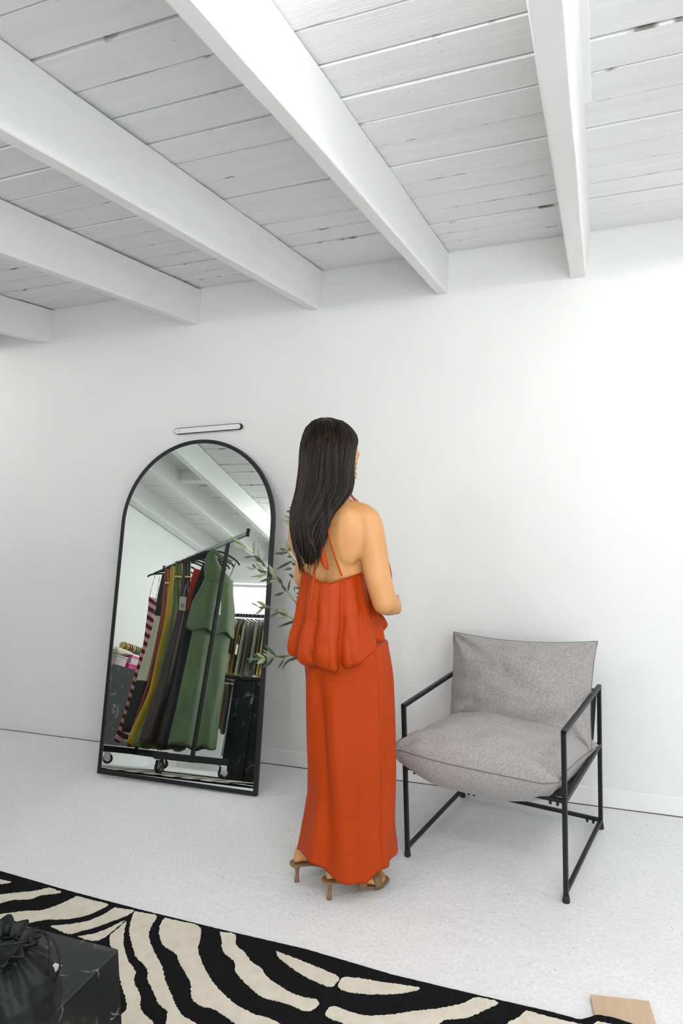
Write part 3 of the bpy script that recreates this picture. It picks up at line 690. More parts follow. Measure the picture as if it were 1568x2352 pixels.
branch([(900, 1880), (830, 1860), (740, 1850), (680, 1835)], [(715, 1780, 635, 1690, 48, 1), (700, 1850, 590, 1840, 52, 0), (760, 1800, 690, 1740, 40, 0), (790, 1900, 700, 1880, 40, 0), (850, 1500, 740, 1560, 44, 1)], start=(0.01, 0.0, 0.8))

# ------------------------------------------------------------------ clothes rack facing the mirror
RK = Matrix.Translation((-2.56, -1.61, 0.0)) @ Matrix.Rotation(math.atan2(-0.631, -0.776), 4, 'Z')
RZ, RL = 1.70, 1.12                                    # rail height, distance between the posts
rack = empty('clothes_rack', (0, 0, 0), 'black metal clothes rack on casters full of long dresses', 'clothes rack')
rack.matrix_world = RK
FZ = 0.0135
bm = bmesh.new(); sq_bar(bm, (-0.305, 0, RZ), (RL + 0.185, 0, RZ), 0.020, 0.032); mod_bevel(link('rail', bm, M['grey_steel'], rack, smooth=False), 0.003)
for x in (-0.318, RL + 0.195):
    bm = bmesh.new(); tube(bm, [(x, 0, RZ - 0.022), (x, 0, RZ + 0.034)], 0.013, 10); link('end_cap', bm, M['black_rubber'], rack)
for x in (0.0, RL):
    bm = bmesh.new(); sq_bar(bm, (x, 0, 0.10), (x, 0, RZ - 0.016), 0.026); mod_bevel(link('post', bm, M['black_metal'], rack, smooth=False), 0.003)
    bm = bmesh.new(); sq_bar(bm, (x, -0.27, 0.125), (x, 0.27, 0.125), 0.04, 0.045); mod_bevel(link('foot_bar', bm, M['black_metal'], rack, smooth=False), 0.003)
bm = bmesh.new(); sq_bar(bm, (0, 0, 0.118), (RL, 0, 0.118), 0.03, 0.035); mod_bevel(link('base_bar', bm, M['black_metal'], rack, smooth=False), 0.003)
for x in (0.0, RL):
    for y in (-0.235, 0.235):
        cm = Matrix.Translation((x, y, 0)) @ Matrix.Rotation(1.15 + 0.35 * (y > 0) + 0.8 * (x > 0.5), 4, 'Z')
        bm = bmesh.new(); box(bm, -0.024, 0.024, -0.02, 0.02, 0.096, 0.103, cm)
        for s in (-0.016, 0.013): box(bm, -0.014, 0.032, s, s + 0.003, FZ + 0.028, 0.098, cm)
        co = mod_bevel(link('caster', bm, M['chrome'], rack, smooth=False), 0.002)
        bm = bmesh.new(); tube(bm, [cm @ Vector((0.018, q, FZ + 0.039)) for q in (-0.012, -0.010, 0.010, 0.012)], [0.034, 0.039, 0.039, 0.034], 28); link('wheel', bm, M['black_rubber'], co, smooth=False)
        bm = bmesh.new(); tube(bm, [cm @ Vector((0.018, -0.0185, FZ + 0.039)), cm @ Vector((0.018, 0.0185, FZ + 0.039))], 0.022, 22); link('hub', bm, M['chrome'], co, smooth=False)

def fabric(name, c1, c2=None, rough=0.75, sheen=0.2): return mat(name, c1, rough, sheen=sheen, var=(14, c2 or tuple(x * 0.85 for x in c1[:3]) + (1,), (1, 1, 0.3)), bump=(260, 0.15))
def striped(name, ca, cb_, kz, ky):
    m = bpy.data.materials.new(name); m.use_nodes = True; nt = m.node_tree; L = nt.links.new; b = nt.nodes['Principled BSDF']; b.inputs['Roughness'].default_value = 0.75
    g = nt.nodes.new('ShaderNodeTexCoord'); sp = nt.nodes.new('ShaderNodeSeparateXYZ'); L(g.outputs['Object'], sp.inputs[0])
    a = nt.nodes.new('ShaderNodeMath'); a.operation = 'MULTIPLY'; a.inputs[1].default_value = kz; L(sp.outputs['Z'], a.inputs[0])
    c = nt.nodes.new('ShaderNodeMath'); c.operation = 'MULTIPLY_ADD'; c.inputs[1].default_value = ky; L(sp.outputs['Y'], c.inputs[0]); L(a.outputs[0], c.inputs[2])
    n = nt.nodes.new('ShaderNodeTexNoise'); n.inputs['Scale'].default_value = 5; L(g.outputs['Object'], n.inputs['Vector'])
    d = nt.nodes.new('ShaderNodeMath'); d.operation = 'MULTIPLY_ADD'; d.inputs[1].default_value = 3.0; L(n.outputs['Fac'], d.inputs[0]); L(c.outputs[0], d.inputs[2])
    s = nt.nodes.new('ShaderNodeMath'); s.operation = 'SINE'; L(d.outputs[0], s.inputs[0])
    r = nt.nodes.new('ShaderNodeValToRGB'); r.color_ramp.elements[0].position = 0.0; r.color_ramp.elements[1].position = 0.08; r.color_ramp.elements[0].color = ca; r.color_ramp.elements[1].color = cb_
    L(s.outputs[0], r.inputs['Fac']); L(r.outputs['Color'], b.inputs['Base Color']); return m
M['hanger'] = mat('black_plastic_hanger', (0.012, 0.012, 0.013, 1), 0.35, bump=(80, 0.05))
hang_n = ['first', 'second', 'third', 'fourth', 'fifth', 'sixth', 'seventh', 'eighth', 'ninth', 'tenth']
def hanger(xp, what, dy=0.0, zr=RZ):
    h = empty('clothes_hanger', (0, 0, 0), what, 'hanger', 'hangers on the clothes rack'); h.matrix_world = RK @ Matrix.Translation((xp, 0, 0))
    bm = bmesh.new(); tube(bm, catmull([(0, dy - 0.020, zr + 0.006), (0, dy - 0.012, zr + 0.022), (0, dy + 0.012, zr + 0.022), (0, dy + 0.020, zr), (0, dy + 0.008, zr - 0.028), (0, dy, zr - 0.045), (0, dy, zr - 0.07)], 5), 0.0017, 7); link('hook', bm, M['chrome'], h)
    bm = bmesh.new(); tube(bm, catmull([(0, dy - 0.172, zr - 0.128), (0, dy - 0.14, zr - 0.10), (0, dy - 0.06, zr - 0.073), (0, dy, zr - 0.064), (0, dy + 0.06, zr - 0.073), (0, dy + 0.14, zr - 0.10), (0, dy + 0.172, zr - 0.128)], 5), [0.005] * 30 + [0.0045], 8, flat=1.6); link('shoulder_bar', bm, M['hanger'], h)
def garment(name, label, cat, xp, prof, m, folds=9, depth=0.012, seed=0, thick=0.03, group='dresses on the clothes rack', straps=None, mats=None, base=None, cut=None):
    """prof: (z, y left, y right); folds: soft vertical pleats"""
    g = empty(name, (0, 0, 0), label, cat, group); g.matrix_world = (base or RK) @ Matrix.Translation((xp, 0, 0))
    K = 110; rows = []; N = 46; z0, z1 = prof[0][0], prof[-1][0]
    yl = [(z, a) for z, a, c in prof][::-1]; yr = [(z, c) for z, a, c in prof][::-1]
    bm = bmesh.new(); rings = []
    for i in range(N + 1):
        t = i / N; z = z0 + (z1 - z0) * t; a, c = lerp_table(yl, z), lerp_table(yr, z); cy, hw = (a + c) / 2, (c - a) / 2; ring = []
        for k in range(K):
            an = 2 * math.pi * k / K; y = cy + hw * math.cos(an)
            w = depth * (0.15 + 0.85 * t)
            ph = folds * math.cos(an) * 1.6 + 1.8 * noise.noise(Vector((math.cos(an) * 1.5, t * 1.4, seed))) + seed
            x = thick * (0.35 + 0.65 * t) * math.sin(an) + w * math.sin(ph) * (0.6 + 0.4 * abs(math.sin(an)))
            zz = z - (0.012 * math.sin(ph + 1) * (t ** 6))
            ring.append(Vector((x, y, zz)))
        rings.append(ring)
    rings_mesh(bm, rings)
    if cut:                                            # colour blocks by height
        for f in bm.faces:
            zc = f.calc_center_median().z; f.material_index = sum(1 for q in cut if zc < q)
    link('cloth', bm, mats or m, g)
    for s in (straps or []):
        bm = bmesh.new(); tube(bm, catmull(s[0], 6), s[1], 8, flat=0.5); link('strap', bm, m if not mats else mats[0], g)
    return g
def hang_tag(g, x, y, z, s=1.0, tilt=0.1, lines=3):
    Mt = Matrix.Translation((x, y, z)) @ Matrix.Rotation(tilt, 4, 'X')
    bm = bmesh.new(); box(bm, -0.0006, 0.0006, -0.022 * s, 0.022 * s, -0.085 * s, 0.0, Mt); t = link('swing_tag', bm, M['paper'], g, smooth=False); tag(t, 'white card swing tag')
    bm = bmesh.new(); rnd = random.Random(int(1000 * z))
    for i in range(lines):
        yy = -0.012 * s; zc = (-0.05 - 0.009 * i) * s
        for k in range(5): box(bm, -0.0011, -0.0006, yy + k * 0.005 * s, yy + (k * 0.005 + rnd.uniform(0.002, 0.0042)) * s, zc, zc + 0.004 * s, Mt)
    link('print', bm, M['ink'], t, smooth=False)
    bm = bmesh.new(); tube(bm, [Mt @ Vector((0, 0, -0.006 * s)), Vector((x + 0.004, y + 0.004, z + 0.03)), Vector((x + 0.01, y + 0.01, z + 0.10))], 0.0011, 6); link('cord', bm, M['paper'], t)

olive_m = fabric('sage_green_satin', srgb(88, 110, 70), srgb(74, 94, 60), 0.5, 0.3)
g = garment('long_dress', 'sage green halter dress with flounced top, nearest on the rack', 'dress', 0.10,
            [(1.06, -0.12, 0.18), (0.96, -0.12, 0.19), (0.5, -0.135, 0.205), (0.205, -0.15, 0.22)], olive_m, 4, 0.016, 1.0, 0.036,
            straps=[([(0, -0.085, 1.42), (0, -0.10, 1.52), (0, -0.075, 1.628), (0, 0.0, 1.60), (0, 0.10, 1.575)], 0.018), ([(0, 0.09, 1.40), (0, 0.115, 1.50), (0, 0.135, 1.585)], 0.004)])
def flounce(g, prof, m, folds, seed, x_off, nm='flounce', t0=0.024, t1=0.018, wv=0.010):
    bm = bmesh.new(); K = 120; rings = []; N = 30; z0, z1 = prof[0][0], prof[-1][0]
    yl = [(z, a) for z, a, c in prof][::-1]; yr = [(z, c) for z, a, c in prof][::-1]
    for i in range(N + 1):
        t = i / N; z = z0 + (z1 - z0) * t; a, c = lerp_table(yl, z), lerp_table(yr, z); ring = []
        for k in range(K):
            an = 2 * math.pi * k / K; ph = folds * math.cos(an) * 1.5 + seed
            ring.append(Vector((x_off + (t0 + t1 * t) * math.sin(an) + wv * t * math.sin(ph), (a + c) / 2 + (c - a) / 2 * math.cos(an), z - 0.03 * t * (0.5 + 0.5 * math.sin(ph * 1.0 + 0.7)))))
        rings.append(ring)
    rings_mesh(bm, rings, True, False); o = link(nm, bm, m, g); sd = o.modifiers.new('thick', 'SOLIDIFY'); sd.thickness = 0.002
    return o
flounce(g, [(1.44, -0.09, 0.14), (1.38, -0.105, 0.15), (1.2, -0.165, 0.20), (1.03, -0.175, 0.225)], olive_m, 5, 0.4, 0.0)
bm = bmesh.new(); rings = []
for z, a, c in ((1.615, -0.09, -0.045), (1.56, -0.10, -0.03), (1.51, -0.103, 0.02), (1.47, -0.10, 0.085), (1.44, -0.10, 0.125), (1.37, -0.10, 0.13)):
    rings.append([Vector((-0.010 + 0.022 * math.sin(2 * math.pi * k / 40), (a + c) / 2 + (c - a) / 2 * math.cos(2 * math.pi * k / 40), z)) for k in range(40)])
rings_mesh(bm, rings); subsurf(link('bodice', bm, olive_m, g))
hang_tag(g, -0.085, 0.005, 1.235, 1.15, 0.12)
hanger(0.10, 'black hanger holding the sage green halter dress')
blk = fabric('black_crepe', (0.012, 0.013, 0.016, 1), (0.018, 0.019, 0.022, 1)); navy = fabric('dark_navy_crepe', (0.010, 0.014, 0.022, 1), (0.014, 0.019, 0.028, 1))
brown = fabric('dark_brown_satin', srgb(58, 48, 44), srgb(48, 40, 37), 0.5); lime = fabric('olive_green_satin', srgb(92, 104, 40), srgb(72, 86, 36), 0.5)
yel = fabric('mustard_yellow_satin', srgb(186, 158, 34), srgb(164, 138, 30), 0.5); rust = fabric('rust_red_satin', srgb(134, 56, 34), srgb(112, 46, 28), 0.5)
cream = fabric('cream_crepe', srgb(206, 204, 182), srgb(192, 190, 168)); redm = fabric('red_jersey', srgb(190, 50, 26))
halter = lambda y, zt=1.61: [([(0, y - 0.03, 1.42), (0, y - 0.035, 1.5), (0, y - 0.02, zt), (0, y + 0.02, zt + 0.012), (0, y + 0.03, 1.5), (0, y + 0.03, 1.42)], 0.014)]
g = garment('blouse', 'black sleeveless top hanging directly behind the sage green dress', 'blouse', 0.195, [(1.61, -0.06, 0.05), (1.5, -0.10, 0.11), (1.3, -0.13, 0.14), (1.05, -0.14, 0.15)], blk, 4, 0.010, 2.0, 0.022); hanger(0.195, 'black hanger behind the sage green dress, holding a black top')
g = garment('long_dress', 'navy black sleeveless long dress between the brown and sage green ones', 'dress', 0.275, [(1.40, -0.08, 0.06), (1.11, -0.108, 0.12), (0.53, -0.10, 0.19), (0.19, -0.128, 0.22)], navy, 5, 0.012, 3.0, 0.026, straps=[([(0, -0.05, 1.4), (0, -0.06, 1.56), (0, -0.05, 1.615)], 0.003), ([(0, 0.05, 1.4), (0, 0.06, 1.56), (0, 0.05, 1.615)], 0.003)]); hanger(0.275, 'black hanger holding the navy black long dress')
g = garment('blouse', 'small red orange top half hidden between dark dresses on the rack', 'blouse', 0.335, [(1.52, -0.10, -0.02), (1.42, -0.11, 0.04), (1.2, -0.10, 0.08)], redm, 3, 0.008, 4.0, 0.014); hanger(0.335, 'black hanger holding the small red orange top')
g = garment('long_dress', 'dark brown satin halter dress with a gold clasp, beside the olive green one', 'dress', 0.45, [(1.60, -0.16, -0.09), (1.45, -0.14, -0.065), (1.2, -0.122, 0.06), (0.65, -0.172, 0.14), (0.20, -0.232, 0.22)], brown, 6, 0.016, 5.0, 0.036); hanger(0.45, 'black hanger holding the dark brown halter dress')
def clasp(g, y, z):
    bm = bmesh.new()
    for k in range(3): ball(bm, (-0.03, y - 0.022 + 0.022 * k, z + 0.004 * (k % 2)), 0.014, 0.014, 0.011)
    tag(link('clasp', bm, M['gold'], g), 'gold clasp at the neckline')
clasp(g, -0.095, 1.46); hang_tag(g, -0.075, -0.13, 1.29, 1.25, 0.1)
g = garment('long_dress', 'olive green satin halter dress with a gold clasp, beside the yellow one', 'dress', 0.60, [(1.61, -0.165, -0.10), (1.47, -0.15, -0.07), (1.22, -0.12, 0.05), (0.54, -0.125, 0.15), (0.17, -0.22, 0.20)], lime, 6, 0.014, 6.0, 0.036); clasp(g, -0.12, 1.48); hanger(0.60, 'black hanger holding the olive green halter dress')
g = garment('long_dress', 'mustard yellow satin long dress between olive green and rust red ones', 'dress', 0.74, [(1.60, -0.145, -0.09), (1.45, -0.13, -0.06), (1.16, -0.112, 0.05), (0.6, -0.125, 0.12), (0.18, -0.225, 0.20)], yel, 6, 0.012, 7.0, 0.034); hanger(0.74, 'black hanger holding the mustard yellow long dress')
g = garment('long_dress', 'rust red satin long dress with a gold clasp behind the yellow one', 'dress', 0.86, [(1.60, -0.15, -0.09), (1.45, -0.13, -0.05), (1.18, -0.108, 0.06), (0.68, -0.11, 0.10), (0.165, -0.18, 0.18)], rust, 6, 0.012, 8.0, 0.034); clasp(g, -0.10, 1.47); hanger(0.86, 'black hanger holding the rust red long dress')
g = garment('long_dress', 'colour block dress, black above and below a wide cream panel', 'dress', 0.965, [(1.58, -0.125, -0.06), (1.40, -0.13, 0.0), (1.12, -0.115, 0.08), (0.65, -0.165, 0.12), (0.27, -0.20, 0.16)], cream, 5, 0.014, 9.0, 0.04, mats=[blk, cream, blk], cut=[1.22, 0.66]); hanger(0.965, 'black hanger holding the black and cream colour block dress')
cr = striped('cream_black_stripe', srgb(30, 32, 28), srgb(205, 205, 185), 95, 45); pk = striped('burgundy_pink_stripe', srgb(88, 34, 38), srgb(216, 162, 162), 88, 42)
st2 = lambda y0, y1, zt: [([(0, y0, zt), (0, y0 + 0.004, 1.50), (0, y0 + 0.012, 1.60)], 0.0022), ([(0, y1, zt), (0, y1, 1.50), (0, y1 - 0.008, 1.60)], 0.0022)]
g = garment('long_dress', 'cream and black striped strappy dress next to the pink striped one', 'dress', 1.055, [(1.40, -0.10, -0.02), (1.3, -0.085, 0.03), (0.8, -0.10, 0.08), (0.18, -0.13, 0.10)], cr, 4, 0.010, 10.0, 0.026, straps=st2(-0.095, -0.03, 1.40)); hanger(1.055, 'black hanger holding the cream and black striped dress')
g = garment('long_dress', 'burgundy and pink diagonally striped strappy dress at the far rack end', 'dress', 1.195, [(1.40, -0.125, -0.05), (1.3, -0.112, -0.02), (1.0, -0.092, 0.02), (0.62, -0.122, 0.05), (0.4, -0.142, 0.06), (0.19, -0.17, 0.05)], pk, 4, 0.008, 11.0, 0.022, straps=st2(-0.12, -0.06, 1.40)); hanger(1.195, 'black hanger at the far rack end, holding the pink striped dress')
for xp in (0.39, 0.53): hanger(xp, 'empty black hanger among the dark dresses on the rack')

# ------------------------------------------------------------------ marble counter and rails behind the rack
ct = empty('marble_counter', (-2.42, -2.2, 0), 'tall black marble counter with overhanging top behind the clothes rack', 'counter')
bm = bmesh.new(); box(bm, -0.27, 0.45, -0.62, 0.02, 0.742, 0.768); mod_bevel(link('counter_top', bm, M['marble'], ct, smooth=False), 0.001, 1)
bm = bmesh.new(); box(bm, -0.185, -0.022, -0.56, 0.0, 0.0, 0.742); mod_bevel(link('side_panel', bm, M['marble'], ct, smooth=False), 0.001, 1)
bm = bmesh.new(); box(bm, -0.021, 0.004, -0.56, 0.006, 0.0, 0.742); mod_bevel(link('edge_panel', bm, M['marble'], ct, smooth=False), 0.001, 1)
bm = bmesh.new(); box(bm, 0.005, 0.42, -0.56, -0.004, 0.0, 0.742); mod_bevel(link('front_panel', bm, M['marble'], ct, smooth=False), 0.001, 1)
def wall_rail(x0, x1, y, z, label):
    r = empty('garment_rail', ((x0 + x1) / 2, y, z), label, 'rail'); h = (x1 - x0) / 2
    bm = bmesh.new(); sq_bar(bm, (-h, 0, 0), (h, 0, 0), 0.02, 0.036); mod_bevel(link('bar', bm, M['black_metal'], r, smooth=False), 0.003)
    for x in (-h + 0.05, h - 0.05):
        bm = bmesh.new(); sq_bar(bm, (x, YF - y + 0.001, 0), (x, 0.0, 0), 0.02); link('bracket', bm, M['black_metal'], r, smooth=False)
wall_rail(-3.78, -2.75, -4.05, 1.648, 'black garment rail on the far wall above short hanging clothes')
wall_rail(-3.95, -3.28, -4.10, 0.93, 'low black garment rail on the far wall, mostly behind the dresses')
WB = Matrix.Translation((0, -4.05, 0)); WB2 = Matrix.Translation((0, -4.10, 0))
tan = fabric('tan_linen', srgb(140, 118, 88), srgb(122, 102, 76)); sage = fabric('sage_cotton', srgb(122, 124, 96), srgb(108, 110, 86)); gry = fabric('grey_cotton', srgb(96, 94, 84), srgb(84, 83, 75)); khaki = fabric('khaki_cotton', srgb(110, 112, 84), srgb(98, 100, 74)); dkb = fabric('umber_cotton', srgb(62, 54, 44)); must = fabric('mustard_cotton', srgb(160, 142, 56), srgb(140, 124, 50)); char = fabric('charcoal_cotton', srgb(52, 52, 48)); sand = fabric('sand_cotton', srgb(176, 150, 96))
wall_items = [('dark umber top at the left end of the far rail', 'blouse', -3.63, dkb, 1.00, 0.10), ('tan dress with ruffled tiers on the far rail', 'dress', -3.545, tan, 0.985, 0.15), ('charcoal top next to the tan ruffled dress', 'blouse', -3.495, char, 1.0, 0.10), ('mustard yellow top between charcoal and sage garments on the far rail', 'blouse', -3.459, must, 0.98, 0.11),
              ('black top with white tag next to the mustard top', 'blouse', -3.43, blk, 1.0, 0.10), ('sage cotton dress with short sleeves on the far rail', 'dress', -3.395, sage, 0.985, 0.14), ('grey cotton trousers next to the sage dress', 'trousers', -3.345, gry, 0.99, 0.10), ('second grey trousers, next to the khaki top', 'trousers', -3.30, gry, 0.98, 0.10),
              ('khaki green sleeved top near the right end of the far rail', 'blouse', -3.245, khaki, 1.12, 0.14), ('charcoal trousers behind the khaki top', 'trousers', -3.205, char, 1.0, 0.10), ('mustard trousers at the right end of the far rail', 'trousers', -3.165, must, 0.99, 0.10), ('yellow striped trousers beside the mustard pair', 'trousers', -3.12, yel, 0.99, 0.10)]
hk_group = 'hangers on the far rail'
def small_hanger(x, y, z, label):
    h = empty('clothes_hanger', (x, y, z), label, 'hanger', hk_group)
    bm = bmesh.new(); tube(bm, catmull([(0, -0.016, 0.004), (0, 0, 0.020), (0, 0.016, 0.004), (0, 0.004, -0.03), (0, 0, -0.06)], 5), 0.0016, 6); link('hook', bm, M['chrome'], h)
    bm = bmesh.new(); sq_bar(bm, (0, -0.15, -0.072), (0, 0.15, -0.072), 0.008, 0.012); link('clip_bar', bm, M['hanger'], h, smooth=False)
for i, (lab, kind, x, mm_, zb, hw) in enumerate(wall_items):
    nm = {'blouse': 'blouse', 'dress': 'short_dress', 'trousers': 'trousers'}[kind]
    g = garment(nm, lab, kind, x, [(1.575, -hw * 0.55, hw * 0.55), (1.5, -hw * 0.85, hw * 0.85), (1.2, -hw, hw), (zb, -hw * 1.15, hw * 1.15)], mm_, 3, 0.006, i * 1.7, 0.008, group='garments on the far rail', base=WB)
    small_hanger(x, -4.05, 1.65, 'hanger holding the ' + lab.split(' on the')[0].split(' at the')[0])
    if 'white tag' in lab: hang_tag(g, 0.02, 0.14, 1.30, 1.3)
    if 'ruffled' in lab:
        for z in (1.20, 1.09): flounce(g, [(z, -0.155, 0.155), (z - 0.05, -0.165, 0.165), (z - 0.10, -0.175, 0.175)], tan, 6, z * 9, 0.0, 'ruffle', 0.012, 0.006, 0.003)
for i, (lab, x, mm_, zb) in enumerate((('pale blue trousers on the low rail behind the sage dress', -3.80, fabric('pale_blue_cotton', srgb(150, 170, 178)), 0.40), ('sand yellow trousers on the low rail behind the rack', -3.56, sand, 0.42), ('dark brown trousers on the low rail next to the sand pair', -3.50, dkb, 0.38), ('long umber trousers on the low rail beside the counter', -3.445, gry, 0.16))):
    garment('trousers', lab, 'trousers', x, [(0.90, -0.08, 0.08), (0.7, -0.09, 0.09), (zb, -0.10, 0.10)], mm_, 3, 0.008, i * 2.3, 0.012, group='garments on the low rail', base=WB2)

# ------------------------------------------------------------------ marble unit along the left wall with boxes and bracelets
ux = -3.75
un = empty('marble_unit', (-3.92, -2.45, 0), 'long black marble sideboard with pale base along the left wall', 'sideboard')
bm = bmesh.new(); box(bm, -0.165, 0.17, -0.75, 0.75, 0.155, 0.80); mod_bevel(link('cabinet', bm, M['marble'], un, smooth=False), 0.001, 1)
bm = bmesh.new(); box(bm, -0.165, 0.12, -0.72, 0.72, 0.0, 0.155); link('plinth_base', bm, M['trim'], un, smooth=False)
clear = mat('clear_plastic', (0.82, 0.84, 0.84, 1), 0.25, var=(8, (0.74, 0.76, 0.76, 1)), trans=0.35)
aqua = mat('aqua_pink_contents', srgb(150, 205, 185), 0.5, var=(14, srgb(235, 170, 190))); pink = mat('bright_pink_plastic', srgb(240, 90, 160), 0.4, var=(9, srgb(225, 60, 130))); dkp = mat('purple_pink_plastic', srgb(150, 40, 110), 0.4, var=(20, srgb(230, 80, 150)))
def crate(name, label, loc, sx, sy, sz, mb, ml, lid=True):
    c = empty(name, loc, label, 'box'); bm = bmesh.new(); t = 0.94
    rings_mesh(bm, [[Vector((a * sx / 2 * q, b_ * sy / 2 * q, z)) for a, b_ in ((-1, -1), (1, -1), (1, 1), (-1, 1))] for z, q in ((0.0005, t), (sz, 1.0))])
    mod_bevel(link('tub', bm, mb, c, smooth=False), 0.006)
    if lid:
        bm = bmesh.new(); box(bm, -sx / 2 - 0.005, sx / 2 + 0.005, -sy / 2 - 0.005, sy / 2 + 0.005, sz, sz + 0.012); mod_bevel(link('lid', bm, ml, c, smooth=False), 0.003)
crate('storage_box', 'small clear box of aqua and pink bits at the sideboard edge', (-3.84, -2.36, 0.80), 0.15, 0.17, 0.075, aqua, clear)
crate('storage_box', 'flat purple and pink box at the bottom on the marble sideboard', (-3.86, -2.68, 0.80), 0.20, 0.42, 0.035, dkp, pink)
crate('storage_box', 'clear box with a bright pink lid on the flat pink box', (-3.87, -2.70, 0.8475), 0.19, 0.36, 0.060, clear, pink)
po = empty('cream_pouch', (-3.855, -2.42, 0.905), 'plump cream pouch lying on the storage boxes', 'pouch')
pillow('pouch_body', (0.07, -0.15, 0.03), (0.07, 0.13, 0.03), (-0.07, 0.13, 0.035), (-0.07, -0.15, 0.035), 0.055, po, 9.0, m='grey_fabric', seam=False).data.materials[0] = fabric('cream_pouch_fabric', srgb(222, 216, 190))
wd = mat('pale_wood', srgb(206, 176, 120), 0.6, var=(20, srgb(190, 158, 104), (1, 6, 6)))
def roll(y0, y1, x, z, label):
    r = empty('bracelet_roll', (x, (y0 + y1) / 2, z), label, 'display'); h = (y1 - y0) / 2
    bm = bmesh.new(); tube(bm, [(0, -h, 0), (0, h, 0)], 0.026, 24); link('bar', bm, wd, r, smooth=False)
    bm = bmesh.new()
    tube(bm, [(0, 0, 0), (0, 0, -(z - 0.9235))], 0.008, 10); link('stem', bm, wd, r)
    bm = bmesh.new(); box(bm, -0.045, 0.045, -0.05, 0.05, -(z - 0.9230), -(z - 0.9285)); link('base', bm, wd, r, smooth=False)
crate('display_tray', 'clear tray holding bracelet rolls, on top of the pink lidded box', (-3.87, -2.64, 0.9195), 0.20, 0.40, 0.003, clear, clear, False)
roll(-2.80, -2.46, -3.86, 1.0, 'pale wooden roll stand carrying beaded bracelets above the sideboard')
cols = [('dark green', srgb(44, 74, 44)), ('gold', srgb(180, 140, 60)), ('black and white', srgb(60, 60, 62)), ('navy blue', srgb(40, 44, 92)), ('amber', srgb(190, 150, 80)), ('purple', srgb(92, 72, 110)), ('emerald', srgb(30, 110, 70)), ('olive', srgb(96, 96, 40)), ('red', srgb(190, 30, 36))]
for i, (cn, cc) in enumerate(cols):
    y = -2.48 - i * 0.036; bm = bmesh.new()
    for k in range(18):
        a = 2 * math.pi * k / 18; ball(bm, (0.031 * math.cos(a), 0, 0.031 * math.sin(a) - 0.006), 0.0066, u=8, v=6)
    tag(link('beaded_bracelet', bm, mat(cn.replace(' ', '_') + '_beads', cc, 0.3, var=(90, tuple(min(1, q * 1.7) for q in cc[:3]) + (1,))), loc=(-3.86, y, 1.0)), cn + ' beaded bracelet on the wooden roll above the sideboard', 'bracelet', 'bracelets on the roll')

# ------------------------------------------------------------------ the woman
PO = np.array([-0.925, -0.90, 0.0]); PA = math.atan2(0.376, 0.927)
RV = np.array([math.cos(PA), math.sin(PA), 0]); VV = np.array([-math.sin(PA), math.cos(PA), 0])
def LW(q): return PO + RV * q[0] + VV * q[1] + np.array([0, 0, q[2]])
def PL(x, y, v=0.0):                                   # local point (right, away, up) on the plane "away" = v
    d = ray(x, y); t = ((PO + VV * v - CAMP) @ VV) / (d @ VV); w = CAMP + t * d - PO
    return Vector((w @ RV, v, w[2]))
TR = math.radians(24); Rt = Vector((math.cos(TR), -math.sin(TR), 0)); Ft = Vector((math.sin(TR), math.cos(TR), 0))
def ell(c, a, b_, n=40, A=Rt, B=Ft, p=1.0):
    out = []
    for k in range(n):
        t = 2 * math.pi * k / n; ct_, st_ = math.cos(t), math.sin(t)
        out.append(Vector(c) + A * (a * math.copysign(abs(ct_) ** p, ct_)) + B * (b_ * math.copysign(abs(st_) ** p, st_)))
    return out
body = bmesh.new()
# torso and neck
TOR = [(0.82, .045, .02, .122, .098), (0.95, .042, .02, .128, .100), (1.05, .033, .02, .120, .098), (1.12, .03, .02, .116, .092), (1.20, .027, .015, .130, .097), (1.28, .027, .010, .142, .102), (1.335, .028, .004, .143, .094), (1.375, .026, .0, .134, .080), (1.405, .020, -.004, .108, .066), (1.43, .020, -.008, .070, .056), (1.455, .020, -.006, .052, .050), (1.50, .027, .0, .048, .050), (1.55, .034, .010, .048, .052)]
tor = []
for z, cr_, cv, hw, hd in TOR:
    ring = ell((cr_, cv, z), hw, hd, 48, p=0.9)
    if 1.0 < z < 1.42:
        for k, q in enumerate(ring):
            t = 2 * math.pi * k / 48; g_ = math.exp(-((t - 1.5 * math.pi) / 0.16) ** 2); ring[k] = q + Ft * (0.009 * g_)
    tor.append(ring)
rings_mesh(body, tor)
# shoulder blades, shoulders
RM = Matrix((Rt.to_tuple() , Ft.to_tuple(), (0, 0, 1))).transposed().to_4x4()
ball(body, Vector((.022, .002, 1.30)) + Rt * 0.068 - Ft * 0.052, 0.080, 0.040, 0.11, RM)
ball(body, Vector((.022, .002, 1.30)) - Rt * 0.068 - Ft * 0.052, 0.080, 0.040, 0.11, RM)
for s in (-1, 1): ball(body, Vector((.025, .01, 1.24)) + Rt * 0.065 * s + Ft * 0.085, 0.055, 0.05, 0.055, RM)
def limb(pts, rad, n=6, seg=22): 
    c = catmull(pts, n); k = len(c) - 1; R = []
    for i in range(k + 1):
        u = i / n; j = min(int(u), len(rad) - 2); f = u - j; f = f * f * (3 - 2 * f) * 0.5 + f * 0.5; R.append(rad[j] + (rad[j + 1] - rad[j]) * f)
    tube(body, c, R, seg)
    for e, rr in ((0, R[0]), (-1, R[-1])): ball(body, c[e], rr * 0.98)
shR, elR, wrR = PL(842, 1197, -0.065), PL(883, 1384, -0.115), PL(905, 1394, 0.09)
limb([PL(812, 1172, -0.045), shR, PL(856, 1255, -0.085), PL(866, 1318, -0.10), elR], [0.036, 0.050, 0.0485, 0.0465, 0.0425])
limb([elR, PL(890, 1386, -0.05), PL(898, 1391, 0.02), wrR], [0.043, 0.043, 0.036, 0.025])
shL, elL, wrL = PL(724, 1196, 0.055), PL(699, 1328, 0.07), PL(775, 1352, 0.24)
